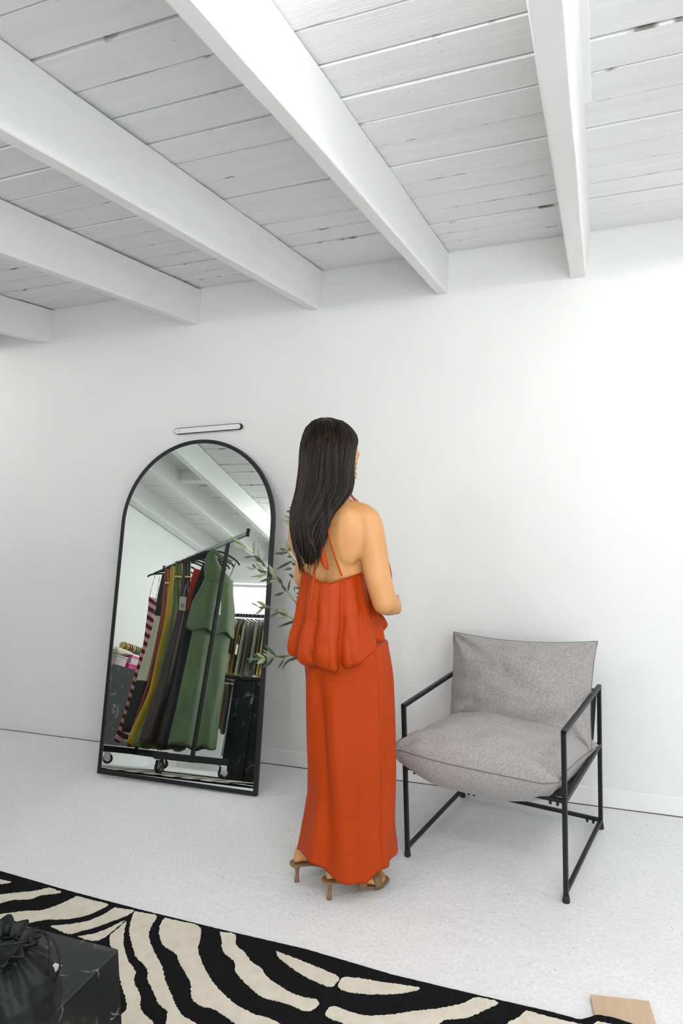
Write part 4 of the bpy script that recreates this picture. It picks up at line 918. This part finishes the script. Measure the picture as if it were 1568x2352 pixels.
limb([PL(745, 1165, 0.03), shL, PL(710, 1262, 0.065), elL], [0.036, 0.048, 0.045, 0.040])
limb([elL, PL(722, 1342, 0.15), wrL], [0.040, 0.036, 0.025])
def hand(w, d, up, inn, curl, s=1.0):
    """w wrist, d direction of the forearm, up = towards the thumb side, inn = towards the palm"""
    d, up, inn = d.normalized(), up.normalized(), inn.normalized()
    MM = Matrix((d.to_tuple(), up.to_tuple(), inn.to_tuple())).transposed().to_4x4()
    ball(body, w + d * 0.045 * s, 0.052 * s, 0.038 * s, 0.017 * s, MM); ball(body, w + d * 0.01 * s, 0.03 * s, 0.026 * s, 0.021 * s, MM)
    for off, ln in ((0.028, 0.040), (0.010, 0.045), (-0.009, 0.042), (-0.027, 0.034)):
        p0 = w + d * 0.05 * s + up * off * s * 0.8; p1 = w + d * (0.088 - abs(off - 0.008) * 0.25) * s + up * off * s; a = 0.0; pts = [p0, p1]; dirv = d
        for q, fr in enumerate((1.0, 0.68, 0.5)):
            a += curl[q]; v = d * math.cos(a) + inn * math.sin(a); pts.append(pts[-1] + v * ln * fr * s)
        tube(body, pts, [0.0095 * s, 0.0105 * s, 0.0095 * s, 0.0085 * s, 0.0070 * s], 10); ball(body, pts[-1], 0.0072 * s, u=8, v=6); ball(body, p1, 0.0108 * s, u=8, v=6)
    b0 = w + d * 0.022 * s + up * 0.024 * s; b1 = b0 + d * 0.026 * s + up * 0.020 * s + inn * 0.012 * s; b2 = b1 + d * 0.026 * s - up * 0.004 * s + inn * 0.022 * s; b3 = b2 + d * 0.014 * s - up * 0.010 * s + inn * 0.014 * s
    tube(body, [b0, b1, b2, b3], [0.013 * s, 0.0115 * s, 0.0098 * s, 0.0075 * s], 10); ball(body, b3, 0.0076 * s, u=8, v=6)
hand(wrR, Vector((0.28, 0.93, -0.05)), Vector((-0.1, 0.0, 1)), Vector((-0.95, 0.28, 0)), (1.15, 1.35, 0.9))
hand(wrL, Vector((0.75, 0.62, 0.05)), Vector((0.0, 0.1, 1)), Vector((0.62, -0.75, 0)), (0.4, 0.5, 0.3))
# legs and feet (heel seat 7 cm up on the sandals)
FD = Vector((0.914, 0.406, 0)).normalized(); FS = Vector((FD.y, -FD.x, 0))
HR, HL = Vector((-0.030, -0.068, 0)), Vector((-0.150, 0.050, 0))
SOLE = [(-0.012, 0.070), (0.03, 0.070), (0.07, 0.058), (0.11, 0.036), (0.145, 0.016), (0.18, 0.009), (0.235, 0.010)]
sole_z = lambda s: lerp_table(SOLE, s)
def foot(h, hip, knee):
    an = h + FD * 0.066 + Vector((0, 0, 0.165))
    limb([hip, knee, an * 0.45 + knee * 0.55 + Vector((0.015, 0, 0)), an, h + FD * 0.042 + Vector((0, 0, 0.115))], [0.074, 0.052, 0.043, 0.0275, 0.030])
    rings = []
    for s, hw, hh in ((-0.004, 0.012, 0.018), (0.006, 0.024, 0.030), (0.03, 0.029, 0.036), (0.07, 0.029, 0.034), (0.11, 0.032, 0.028), (0.145, 0.037, 0.021), (0.175, 0.037, 0.014), (0.19, 0.03, 0.010)):
        c = h + FD * s + Vector((0, 0, sole_z(s) + 0.004 + hh)); rings.append(ell(c, hw, hh, 24, FS, Vector((0, 0, 1)) + FD * (0.25 if s < .1 else 0)))
    rings_mesh(body, rings)
    for i, (o_, l_) in enumerate(((-0.026, 0.226), (-0.010, 0.230), (0.004, 0.224), (0.017, 0.215), (0.028, 0.204))):
        sg = 1
        a = h + FD * 0.165 + FS * o_ * sg + Vector((0, 0, 0.024)); c = h + FD * l_ + FS * o_ * 1.05 * sg + Vector((0, 0, 0.022))
        tube(body, [a, (a + c) / 2 + Vector((0, 0, 0.003)), c], [0.010, 0.009, 0.0075 + (0.003 if i == 0 else 0)], 10); ball(body, c, 0.0078 + (0.003 if i == 0 else 0), u=8, v=6)
foot(HR, Vector((0.10, -0.02, 0.84)), Vector((0.06, -0.03, 0.50)))
foot(HL, Vector((0.02, 0.045, 0.84)), Vector((0.025, 0.06, 0.50)))
# head
HA = math.radians(38); HF = Vector((math.sin(HA), math.cos(HA), 0)); HS = Vector((math.cos(HA), -math.sin(HA), 0)); HC_ = Vector((0.040, 0.022, 0))
hd = []
for z, f, d, w in ((1.492, .062, .018, .018), (1.500, .058, .034, .030), (1.515, .047, .052, .043), (1.54, .024, .080, .057), (1.57, .012, .093, .067), (1.60, .004, .099, .073), (1.63, -.003, .097, .073), (1.652, -.009, .087, .067), (1.67, -.014, .072, .056), (1.685, -.018, .050, .040), (1.693, -.018, .028, .022)):
    hd.append(ell(HC_ + HF * f + Vector((0, 0, z)), w, d, 40, HS, HF, 0.93))
rings_mesh(body, hd)
HM = Matrix((HS.to_tuple(), HF.to_tuple(), (0, 0, 1))).transposed().to_4x4()
def hp(s, f, z): return HC_ + HS * s + HF * f + Vector((0, 0, z))
tube(body, [hp(0, .098, 1.625), hp(0, .108, 1.60), hp(0, .118, 1.578), hp(0, .104, 1.570)], [.008, .010, .013, .011], 12)
for s in (-1, 1):
    ball(body, hp(.011 * s, .104, 1.574), .009, .010, .008, HM); ball(body, hp(.032 * s, .082, 1.585), .022, .018, .020, HM)
    ball(body, hp(.030 * s, .084, 1.628), .022, .010, .008, HM); ball(body, hp(.074 * s, -.004, 1.598), .010, .020, .033, HM)
ball(body, hp(0, .098, 1.548), .022, .010, .007, HM); ball(body, hp(0, .095, 1.538), .018, .010, .007, HM); ball(body, hp(0, .088, 1.508), .018, .014, .014, HM)
tmp = link('tmp_body', body, M['skin'])
rmod = tmp.modifiers.new('union', 'REMESH'); rmod.mode = 'VOXEL'; rmod.voxel_size = 0.0042; rmod.adaptivity = 0.0
smod = tmp.modifiers.new('soft', 'SMOOTH'); smod.factor = 0.5; smod.iterations = 14
dg = bpy.context.evaluated_depsgraph_get(); dg.update()
me = bpy.data.meshes.new_from_object(tmp.evaluated_get(dg)); me.name = 'person'
for p in me.polygons: p.use_smooth = True
me.materials.clear(); me.materials.append(M['skin'])
woman = bpy.data.objects.new('person', me); C.objects.link(woman)
bpy.data.objects.remove(tmp)
woman.location = tuple(PO); woman.rotation_euler = (0, 0, PA)
tag(woman, 'woman seen from behind in a long orange backless dress, dark hair falling down her back', 'person')
# eyes
for s in (-1, 1):
    bm = bmesh.new(); ball(bm, hp(.030 * s, .0865, 1.613), .0115, .0085, .007, HM, mi=0); ball(bm, hp(.030 * s, .0940, 1.613), .005, .002, .005, HM, mi=1)
    link('eye', bm, [M['paper'], M['ink']], woman)

# sandals
for h in (HR, HL):
    bm = bmesh.new(); rings = []
    for s, hw in ((-0.022, 0.010), (-0.016, 0.022), (0.0, 0.030), (0.03, 0.033), (0.07, 0.030), (0.11, 0.031), (0.145, 0.038), (0.18, 0.041), (0.215, 0.036), (0.238, 0.022), (0.246, 0.008)):
        z = sole_z(s); rings.append([h + FD * s + FS * a + Vector((0, 0, zz)) for a, zz in ((-hw, z - 0.006), (hw, z - 0.006), (hw * 1.02, z), (hw, z + 0.005), (0, z + 0.003), (-hw, z + 0.005), (-hw * 1.02, z))])
    rings_mesh(bm, rings); so = subsurf(link('sandal', bm, M['sandal'], woman), 1)
    bm = bmesh.new(); tube(bm, [h + FD * 0.008 + Vector((0, 0, 0.066)), h + FD * 0.006 + Vector((0, 0, 0.055)), h + FD * 0.005 + Vector((0, 0, 0.035)), h + FD * 0.003 + Vector((0, 0, 0.015)), h + FD * 0.002 + Vector((0, 0, 0.0005))], [0.020, 0.0105, 0.0068, 0.0075, 0.0100], 14); link('heel', bm, M['sandal'], so)
    for s0, hh in ((0.128, 0.060), (0.180, 0.046)):
        bm = bmesh.new(); rings = []
        for k in range(13):
            a = math.pi * k / 12; rings.append([h + FD * (s0 + e + (0.010 if s0 < 0.15 else -0.004) * math.cos(a)) + FS * (-0.042 * math.cos(a) * q) + Vector((0, 0, sole_z(s0) - 0.002 + hh * math.sin(a) ** 0.8 * q)) for e, q in ((-0.016, 0.96), (-0.016, 1.02), (0.016, 1.02), (0.016, 0.96))])
        rings_mesh(bm, rings); link('toe_strap', bm, M['sandal'], so)

# skirt
SK = [(1478, 700, 891), (1520, 698, 897), (1560, 699, 900), (1650, 704, 903), (1750, 709, 905), (1820, 709, 907), (1870, 702, 909), (1910, 694, 912), (1952, 685, 917)]
HEM = [(660, 1930), (685, 1950), (700, 1968), (722, 1983), (746, 2006), (771, 2023), (812, 2030), (838, 2033), (849, 2025), (857, 2010), (888, 1986), (913, 1962), (918, 1948), (940, 1930)]
hem_y = lambda x: np.interp(x, [a for a, c in HEM], [c for a, c in HEM])
NS = 200; rings = []
rows = []
for i in range(len(SK) - 1):
    for k in range(8):
        f = k / 8; rows.append(tuple(SK[i][j] + (SK[i + 1][j] - SK[i][j]) * f for j in range(3)))
rows.append(SK[-1]); NRW = len(rows)
def hd_of(t): return 0.122 + 0.006 * t + 0.040 * max(0, t - 0.55) ** 1.3
hemz = []
for k in range(NS):
    t = 2 * math.pi * k / NS; yv = rows[-1]
    a, c = PL(yv[1], yv[0]), PL(yv[2], yv[0]); cx_, hw = (a.x + c.x) / 2, (c.x - a.x) / 2
    r_, v_ = cx_ + hw * math.cos(t), 0.012 + hd_of(1.0) * math.sin(t)
    z = 0.14
    if math.sin(t) < 0.12:
        for it in range(12):
            px_, py_ = proj(LW((r_, v_, z))); z += (py_ - hem_y(px_)) * 0.0014
    else: z = None
    hemz.append(z)
zl = [z for z in hemz]
for k in range(NS):
    if hemz[k] is None: hemz[k] = 0.13
hemz = [sum(hemz[(k + j) % NS] for j in range(-3, 4)) / 7 for k in range(NS)]
def fold(t, u):
    """radial relief of the skirt cloth: t angle, u 0 waist .. 1 hem"""
    d = 0.0; td = math.degrees(t)
    g = lambda c, w: math.exp(-(((td - c + 180) % 360 - 180) / w) ** 2)
    d += 0.008 * u * g(214 + 10 * u, 9) - 0.006 * u * g(228 + 6 * u, 8)
    d += 0.007 * min(1, 2.2 * u) * g(236 + 26 * u, 11) - 0.007 * min(1, 2 * u) * g(222 + 22 * u, 9)
    d += 0.006 * u * u * g(262 + 8 * u, 8) - 0.005 * u * u * g(275, 8)
    d -= 0.010 * max(0, u - 0.5) * g(196 - 6 * u, 8); d += 0.012 * max(0, u - 0.6) * g(186, 7)
    d -= 0.0045 * g(309 + 3 * math.sin(u * 4), 1.5) * (1 if u > 0.02 else 0); d += 0.004 * u * g(314, 4)
    d += 0.020 * max(0, u - 0.72) * g(309, 9) - 0.012 * max(0, u - 0.7) * g(325, 9)
    d += 0.006 * u * math.sin(3 * t + 4 * u + 1) * (0.5 + 0.5 * math.sin(t)) + 0.002 * noise.noise(Vector((math.cos(t) * 3, math.sin(t) * 3, u * 3)))
    # long soft drapes slanting across the back
    d += 0.0055 * math.sin(math.radians(td) * 7 + 6.5 * u) * math.sin(math.pi * min(1, u * 1.05)) * (0.6 + 0.4 * math.sin(2.2 * t))
    return d * 1.5
for i, (py_, xl_, xr_) in enumerate(rows):
    u = i / (NRW - 1); a, c = PL(xl_, py_), PL(xr_, py_); cx_, hw = (a.x + c.x) / 2, (c.x - a.x) / 2; z = (a.z + c.z) / 2; ring = []
    for k in range(NS):
        t = 2 * math.pi * k / NS; hd_ = hd_of(u); f_ = fold(t, u); ct_, st_ = math.cos(t), math.sin(t)
        zz = z + (hemz[k] - ((PL(SK[-1][1], SK[-1][0]).z + PL(SK[-1][2], SK[-1][0]).z) / 2)) * max(0, (u - 0.45) / 0.55) ** 2
        bum = 0.014 * math.exp(-((u - 0.06) / 0.12) ** 2) * math.exp(-((t - 1.55 * math.pi) / 0.8) ** 2)
        ring.append(Vector((cx_ + (hw + f_) * ct_, 0.012 + (hd_ + f_ + bum) * st_, zz)))
    rings.append(ring)
bm = bmesh.new(); rings_mesh(bm, rings, True, False)
dress = link('dress', bm, M['dress'], woman); sd = dress.modifiers.new('thick', 'SOLIDIFY'); sd.thickness = 0.0025; sd.offset = -1
tag(dress, 'long orange jersey skirt of the dress')

# blouson bodice, gathered and puffed at the hip
NB = 240; TOPB = [(-10, 1312), (0, 1300)]
def top_z(td):                                         # td: angle in degrees, 0 right, 90 away, 270 towards the camera
    td %= 360
    T = [(0, 1.20), (35, 1.27), (62, 1.345), (88, 1.355), (115, 1.34), (150, 1.25), (180, 1.19), (205, 1.172), (225, 1.158), (245, 1.143), (262, 1.140), (285, 1.153), (310, 1.163), (335, 1.178), (360, 1.20)]
    return lerp_table(T, td)
def hem_b(td):
    td %= 360
    T = [(0, 0.925), (30, 0.925), (60, 0.93), (90, 0.93), (150, 0.905), (180, 0.885), (205, 0.866), (225, 0.853), (250, 0.848), (268, 0.842), (282, 0.850), (300, 0.868), (320, 0.895), (340, 0.915), (360, 0.925)]
    return lerp_table(T, td)
XS = [(0.84, -0.120, 0.190), (0.88, -0.137, 0.196), (0.91, -0.137, 0.192), (0.95, -0.131, 0.186), (1.00, -0.116, 0.178), (1.05, -0.106, 0.168), (1.10, -0.097, 0.158), (1.16, -0.090, 0.150), (1.22, -0.105, 0.155), (1.30, -0.09, 0.14), (1.36, -0.05, 0.10)]
XL_ = [(z, a) for z, a, c in XS]; XR_ = [(z, c) for z, a, c in XS]
HDB = [(0.84, 0.150), (0.90, 0.158), (0.96, 0.150), (1.02, 0.138), (1.08, 0.126), (1.14, 0.112), (1.22, 0.112), (1.30, 0.108), (1.36, 0.09)]
def bfold(td, u):
    d = 0.0; g = lambda c, w: math.exp(-(((td - c + 180) % 360 - 180) / w) ** 2)
    A = (0.25 + 0.75 * u)
    for c0, c1, am, w in ((196, 190, 0.012, 9), (214, 206, -0.016, 6), (228, 222, 0.014, 8), (241, 236, -0.010, 5), (250, 250, 0.014, 9), (262, 266, 0.010, 7), (281, 271, -0.017, 4.0), (292, 292, 0.014, 11), (318, 314, 0.010, 12), (336, 332, -0.012, 7), (350, 348, 0.012, 9), (20, 18, 0.012, 10), (40, 38, -0.01, 8), (70, 70, 0.014, 12), (110, 112, -0.01, 8), (140, 140, 0.012, 10), (166, 168, -0.012, 7)):
        d += am * A * g(c0 + (c1 - c0) * u, w)
    # tight pinches near the puffed hem
    d += 0.0045 * max(0, u - 0.62) / 0.38 * math.sin(math.radians(td) * 17 + 2.6 * noise.noise(Vector((math.cos(math.radians(td)) * 2, math.sin(math.radians(td)) * 2, 3)))) * (0.6 if 285 < td < 350 else 1.0)
    d += 0.004 * noise.noise(Vector((math.cos(math.radians(td)) * 4, math.sin(math.radians(td)) * 4, u * 3)))
    q = u * 7 + 2.2 * math.cos(math.radians(td) * 2 + 0.6)
    d += 0.0035 * noise.noise(Vector((math.cos(math.radians(td)) * 9, math.sin(math.radians(td)) * 9, q))) * u
    return d * 1.35
rings = []; NR = 54
for i in range(NR + 1):
    u = i / NR; ring = []
    for k in range(NB):
        td = 360.0 * k / NB; t = math.radians(td); zt, zh = top_z(td), hem_b(td) - 0.25 * max(-0.02, min(0.02, bfold(td, 1.0)))
        z = zt + (zh - zt) * u; cx_ = (lerp_table(XL_, z) + lerp_table(XR_, z)) / 2; hw = (lerp_table(XR_, z) - lerp_table(XL_, z)) / 2; hb = lerp_table(HDB, z); f_ = bfold(td, u) * (1 if u > 0.03 else 0.3)
        fr = 0.045 * math.exp(-(((td - 38 + 180) % 360 - 180) / 26) ** 2) * math.exp(-((z - 1.13) / 0.055) ** 2) if z < 1.2 else 0.045 * math.exp(-(((td - 38 + 180) % 360 - 180) / 26) ** 2) * math.exp(-((z - 1.13) / 0.10) ** 2)
        rd = 1.0
        if u > 0.93: rd = 1 - 0.10 * ((u - 0.93) / 0.07) ** 2
        ring.append(Vector((cx_ + (hw * rd + f_ + fr) * math.cos(t), 0.012 + (hb * rd + f_ + fr) * math.sin(t), z)))
    rings.append(ring)
last = rings[-1]
for sc, dz in ((0.86, 0.002), (0.80, 0.012), (0.76, 0.030)):
    cx_ = 0.03; rings.append([Vector((cx_ + (p.x - cx_) * sc / 0.9, 0.012 + (p.y - 0.012) * sc / 0.9, p.z + dz)) for p in last])
bm = bmesh.new(); rings_mesh(bm, rings, False, False)
bod = link('bodice', bm, M['dress'], dress); sd = bod.modifiers.new('thick', 'SOLIDIFY'); sd.thickness = 0.002; sd.offset = -1
bm = bmesh.new(); tube(bm, [p + Vector((0, 0, 0.001)) for p in rings[0]] + [rings[0][0] + Vector((0, 0, 0.001))], 0.0028, 6, cap=False); link('binding', bm, M['dress'], bod)
# loose flounce of the front, seen past the right arm
bm = bmesh.new(); rr_ = []
for (x0, y0_, x1, y1_) in ((820, 1238, 889, 1244), (818, 1270, 902, 1270), (818, 1300, 911, 1298), (820, 1328, 919, 1330), (826, 1356, 910, 1356)):
    a, c = PL(x0, y0_, 0.12), PL(x1, y1_, 0.155); m_ = (a + c) / 2
    rr_.append([a + Vector((0, -0.015, 0)), m_ + Vector((0, -0.022, 0.004)), c, m_ + Vector((0, 0.035, 0.0)), a + Vector((0, 0.04, 0))])
rings_mesh(bm, rr_); subsurf(link('flounce', bm, M['dress'], bod), 2)
bm = bmesh.new(); rr_ = []
for (x0, y0_, x1, y1_) in ((838, 1402, 884, 1408), (838, 1420, 895, 1424), (838, 1434, 904, 1436), (840, 1446, 893, 1446), (846, 1456, 884, 1453)):
    a, c = PL(x0, y0_, 0.07), PL(x1, y1_, 0.10); m_ = (a + c) / 2
    rr_.append([a + Vector((0, -0.02, 0)), m_ + Vector((0, -0.025, 0.0)), c, m_ + Vector((0, 0.035, 0.0)), a + Vector((0, 0.04, 0))])
rings_mesh(bm, rr_); subsurf(link('puffed_hem', bm, M['dress'], bod), 2)
def strap(name, px, r=0.0035, flat=0.6):
    bm = bmesh.new(); tube(bm, catmull([PL(*q) for q in px], 7), r, 8, flat=flat); return link(name, bm, M['dress'], bod)
strap('strap', [(785, 1323, -0.118), (777, 1302, -0.122), (766, 1270, -0.125), (757, 1240, -0.124), (752, 1205, -0.118), (757, 1180, -0.105), (770, 1160, -0.09)], 0.0048)
strap('strap', [(722, 1325, -0.100), (723, 1300, -0.112), (724, 1278, -0.12), (727, 1255, -0.12), (738, 1220, -0.118)], 0.0046)
strap('strap', [(795, 1128, -0.052), (806, 1136, -0.048), (814, 1145, -0.030), (822, 1152, 0.0), (826, 1165, 0.05)], 0.0034)
strap('strap', [(790, 1126, -0.052), (800, 1135, -0.052), (811, 1146, -0.034), (818, 1154, 0.0), (820, 1165, 0.05)], 0.0034)
# hanging tails of the tie
bm = bmesh.new(); rr_ = []
for (xc, y, w, v) in ((733, 1225, 3, -0.128), (737, 1250, 8, -0.13), (742, 1275, 12, -0.132), (746, 1295, 13, -0.133), (751, 1306, 6, -0.132)):
    a, c = PL(xc - w, y, v), PL(xc + w, y + (6 if w < 9 else 9), v); rr_.append([a, (a + c) / 2 + Vector((0, -0.006, 0)), c, (a + c) / 2 + Vector((0, 0.001, 0))])
rings_mesh(bm, rr_); subsurf(link('tie_tail', bm, M['dress'], bod), 1)
bm = bmesh.new(); rr_ = []
for (xc, y, w, v) in ((724, 1268, 2.5, -0.126), (723, 1300, 3.5, -0.130), (719, 1335, 3.5, -0.140), (715, 1370, 4, -0.150), (711, 1402, 1.2, -0.155)):
    a, c = PL(xc - w, y, v), PL(xc + w, y, v); rr_.append([a, (a + c) / 2 + Vector((0, -0.003, 0)), c, (a + c) / 2 + Vector((0, 0.001, 0))])
rings_mesh(bm, rr_); subsurf(link('tie_tail', bm, M['dress'], bod), 1)

# hair: a full mass with many overlapping locks
HR_ = [(960.5, 738, 752, 0.0, 0.012), (964, 724, 768, 0.0, 0.04), (970, 714, 785, 0.0, 0.066), (982, 704, 801, 0.004, 0.092), (1000, 697, 815, 0.006, 0.112), (1016, 693, 819, 0.0, 0.112), (1032, 691, 815, -0.020, 0.105), (1050, 690, 812, -0.030, 0.098), (1080, 688, 810, -0.045, 0.088), (1110, 684, 810, -0.062, 0.072), (1132, 680, 806, -0.075, 0.060), (1152, 675, 793, -0.088, 0.050), (1172, 671, 774, -0.100, 0.042), (1200, 669, 758, -0.112, 0.038), (1230, 671, 751, -0.122, 0.034), (1258, 677, 746, -0.126, 0.030), (1282, 684, 738, -0.128, 0.026), (1300, 689, 731, -0.128, 0.02), (1322, 694, 724, -0.128, 0.012)]
def hair_pt(t, y, off=0.0):
    a, c = PL(np.interp(y, [q[0] for q in HR_], [q[1] for q in HR_]), y), PL(np.interp(y, [q[0] for q in HR_], [q[2] for q in HR_]), y)
    vc = np.interp(y, [q[0] for q in HR_], [q[3] for q in HR_]); vh = np.interp(y, [q[0] for q in HR_], [q[4] for q in HR_])
    k = 1 - vc * -0.0; sc = (2.47 + vc) / 2.47          # nearer layers look larger
    cx_, hw = (a.x + c.x) / 2 * sc, (c.x - a.x) / 2 * sc
    z = 1.5 + ((a.z + c.z) / 2 - 1.5) * sc
    return Vector((cx_ + (hw + off) * math.cos(t), vc + (vh + off) * math.sin(t), z))
bm = bmesh.new(); rings = []
for i in range(70):
    ring = []
    for k in range(90):
        t = 2 * math.pi * k / 90; y = 960.5 + (1278 + 16 * math.sin(t * 7 + 1) + 22 * noise.noise(Vector((math.cos(t) * 2.5, math.sin(t) * 2.5, 4))) - 960.5) * (i / 69) ** 1.15; lo = max(0, (y - 1120) / 180)
        w = (0.0022 + 0.006 * lo) * math.sin(t * 17 + 3 * noise.noise(Vector((math.cos(t), math.sin(t), y * 0.006)))) * min(1, (y - 960) / 60)
        ring.append(hair_pt(t, y, w - 0.003 * min(1, (y - 960) / 40) - 0.022 * max(0, (i - 58) / 11) ** 1.5))
    rings.append(ring)
rings_mesh(bm, rings)
hair = link('hair', bm, M['hair'], woman)
bm = bmesh.new(); rnd = random.Random(11)
clumps = [math.pi * (0.93 + 1.17 * k / 46) for k in range(47)]
for s in range(560):
    t0 = rnd.choice(clumps) + rnd.gauss(0, 0.022) if s % 6 else rnd.uniform(0, 2 * math.pi)
    y0_ = 961 + 40 * rnd.random() ** 2 if s % 3 else rnd.uniform(1000, 1120); y1_ = rnd.uniform(1225, 1318) if s % 4 else rnd.uniform(1130, 1290)
    if t0 > math.pi * 1.80: y1_ = min(y1_, 1100 + rnd.uniform(0, 60))
    ph, am = rnd.uniform(0, 6.28), rnd.uniform(0.2, 1.0); dr = rnd.uniform(-0.12, 0.02); off = rnd.uniform(-0.001, 0.0035); n_ = 18; pts = []
    for i in range(n_):
        u = i / (n_ - 1); y = y0_ + (y1_ - y0_) * u; lo = max(0, (y - 1120) / 170)
        t = t0 + dr * u + 0.05 * am * lo * math.sin(u * 9 + ph)
        t += (0.75 * lo + 0.05) * noise.noise(Vector((t0 * 2.2, y * 0.016, 2.0))); p = hair_pt(t, min(y, 1320), off + 0.003 * lo * math.sin(u * 12 + ph))
        p.x += 0.006 * lo * am * math.sin(u * 10 + ph); pts.append(p)
    rr0 = rnd.uniform(0.0007, 0.0019)
    tube(bm, pts, [rr0 * (0.5 + 0.5 * math.sin(math.pi * min(1, 0.15 + i / n_))) * (1 if i < n_ - 4 else (n_ - i) / 5) for i in range(n_)], 6, flat=rnd.uniform(1.8, 3.4))
for s in range(60):                                    # fine flyaways
    t0 = rnd.uniform(0, 2 * math.pi); y0_ = rnd.uniform(963, 1150); L_ = rnd.uniform(20, 90); o0 = rnd.uniform(0.002, 0.010); pts = [hair_pt(t0 + 0.1 * i * rnd.uniform(-.3, .3), y0_ + L_ * i / 5, o0 * math.sin(math.pi * i / 5) ) for i in range(6)]
    tube(bm, pts, 0.00035, 3)
for px in ([(806, 1128), (800, 1140), (786, 1152), (770, 1166), (758, 1190)], [(812, 1095), (811, 1120), (806, 1137), (795, 1148)], [(755, 1190), (757, 1205), (765, 1208), (771, 1201)]):
    tube(bm, catmull([PL(x, y, -0.115 if x < 790 else -0.07) for x, y in px], 6), 0.0007, 6)
link('locks', bm, M['hair'], hair)
# earring
bm = bmesh.new(); e0 = PL(815.5, 1050, 0.0)
for k in range(13): ball(bm, e0 + Vector((0.0025 * math.sin(k * 2.1), 0.002 * math.cos(k * 1.7), -0.0062 * k)), 0.0036 - 0.0008 * (k % 2), u=8, v=6)
tag(link('earring', bm, M['gold'], woman), 'long gold drop earring')
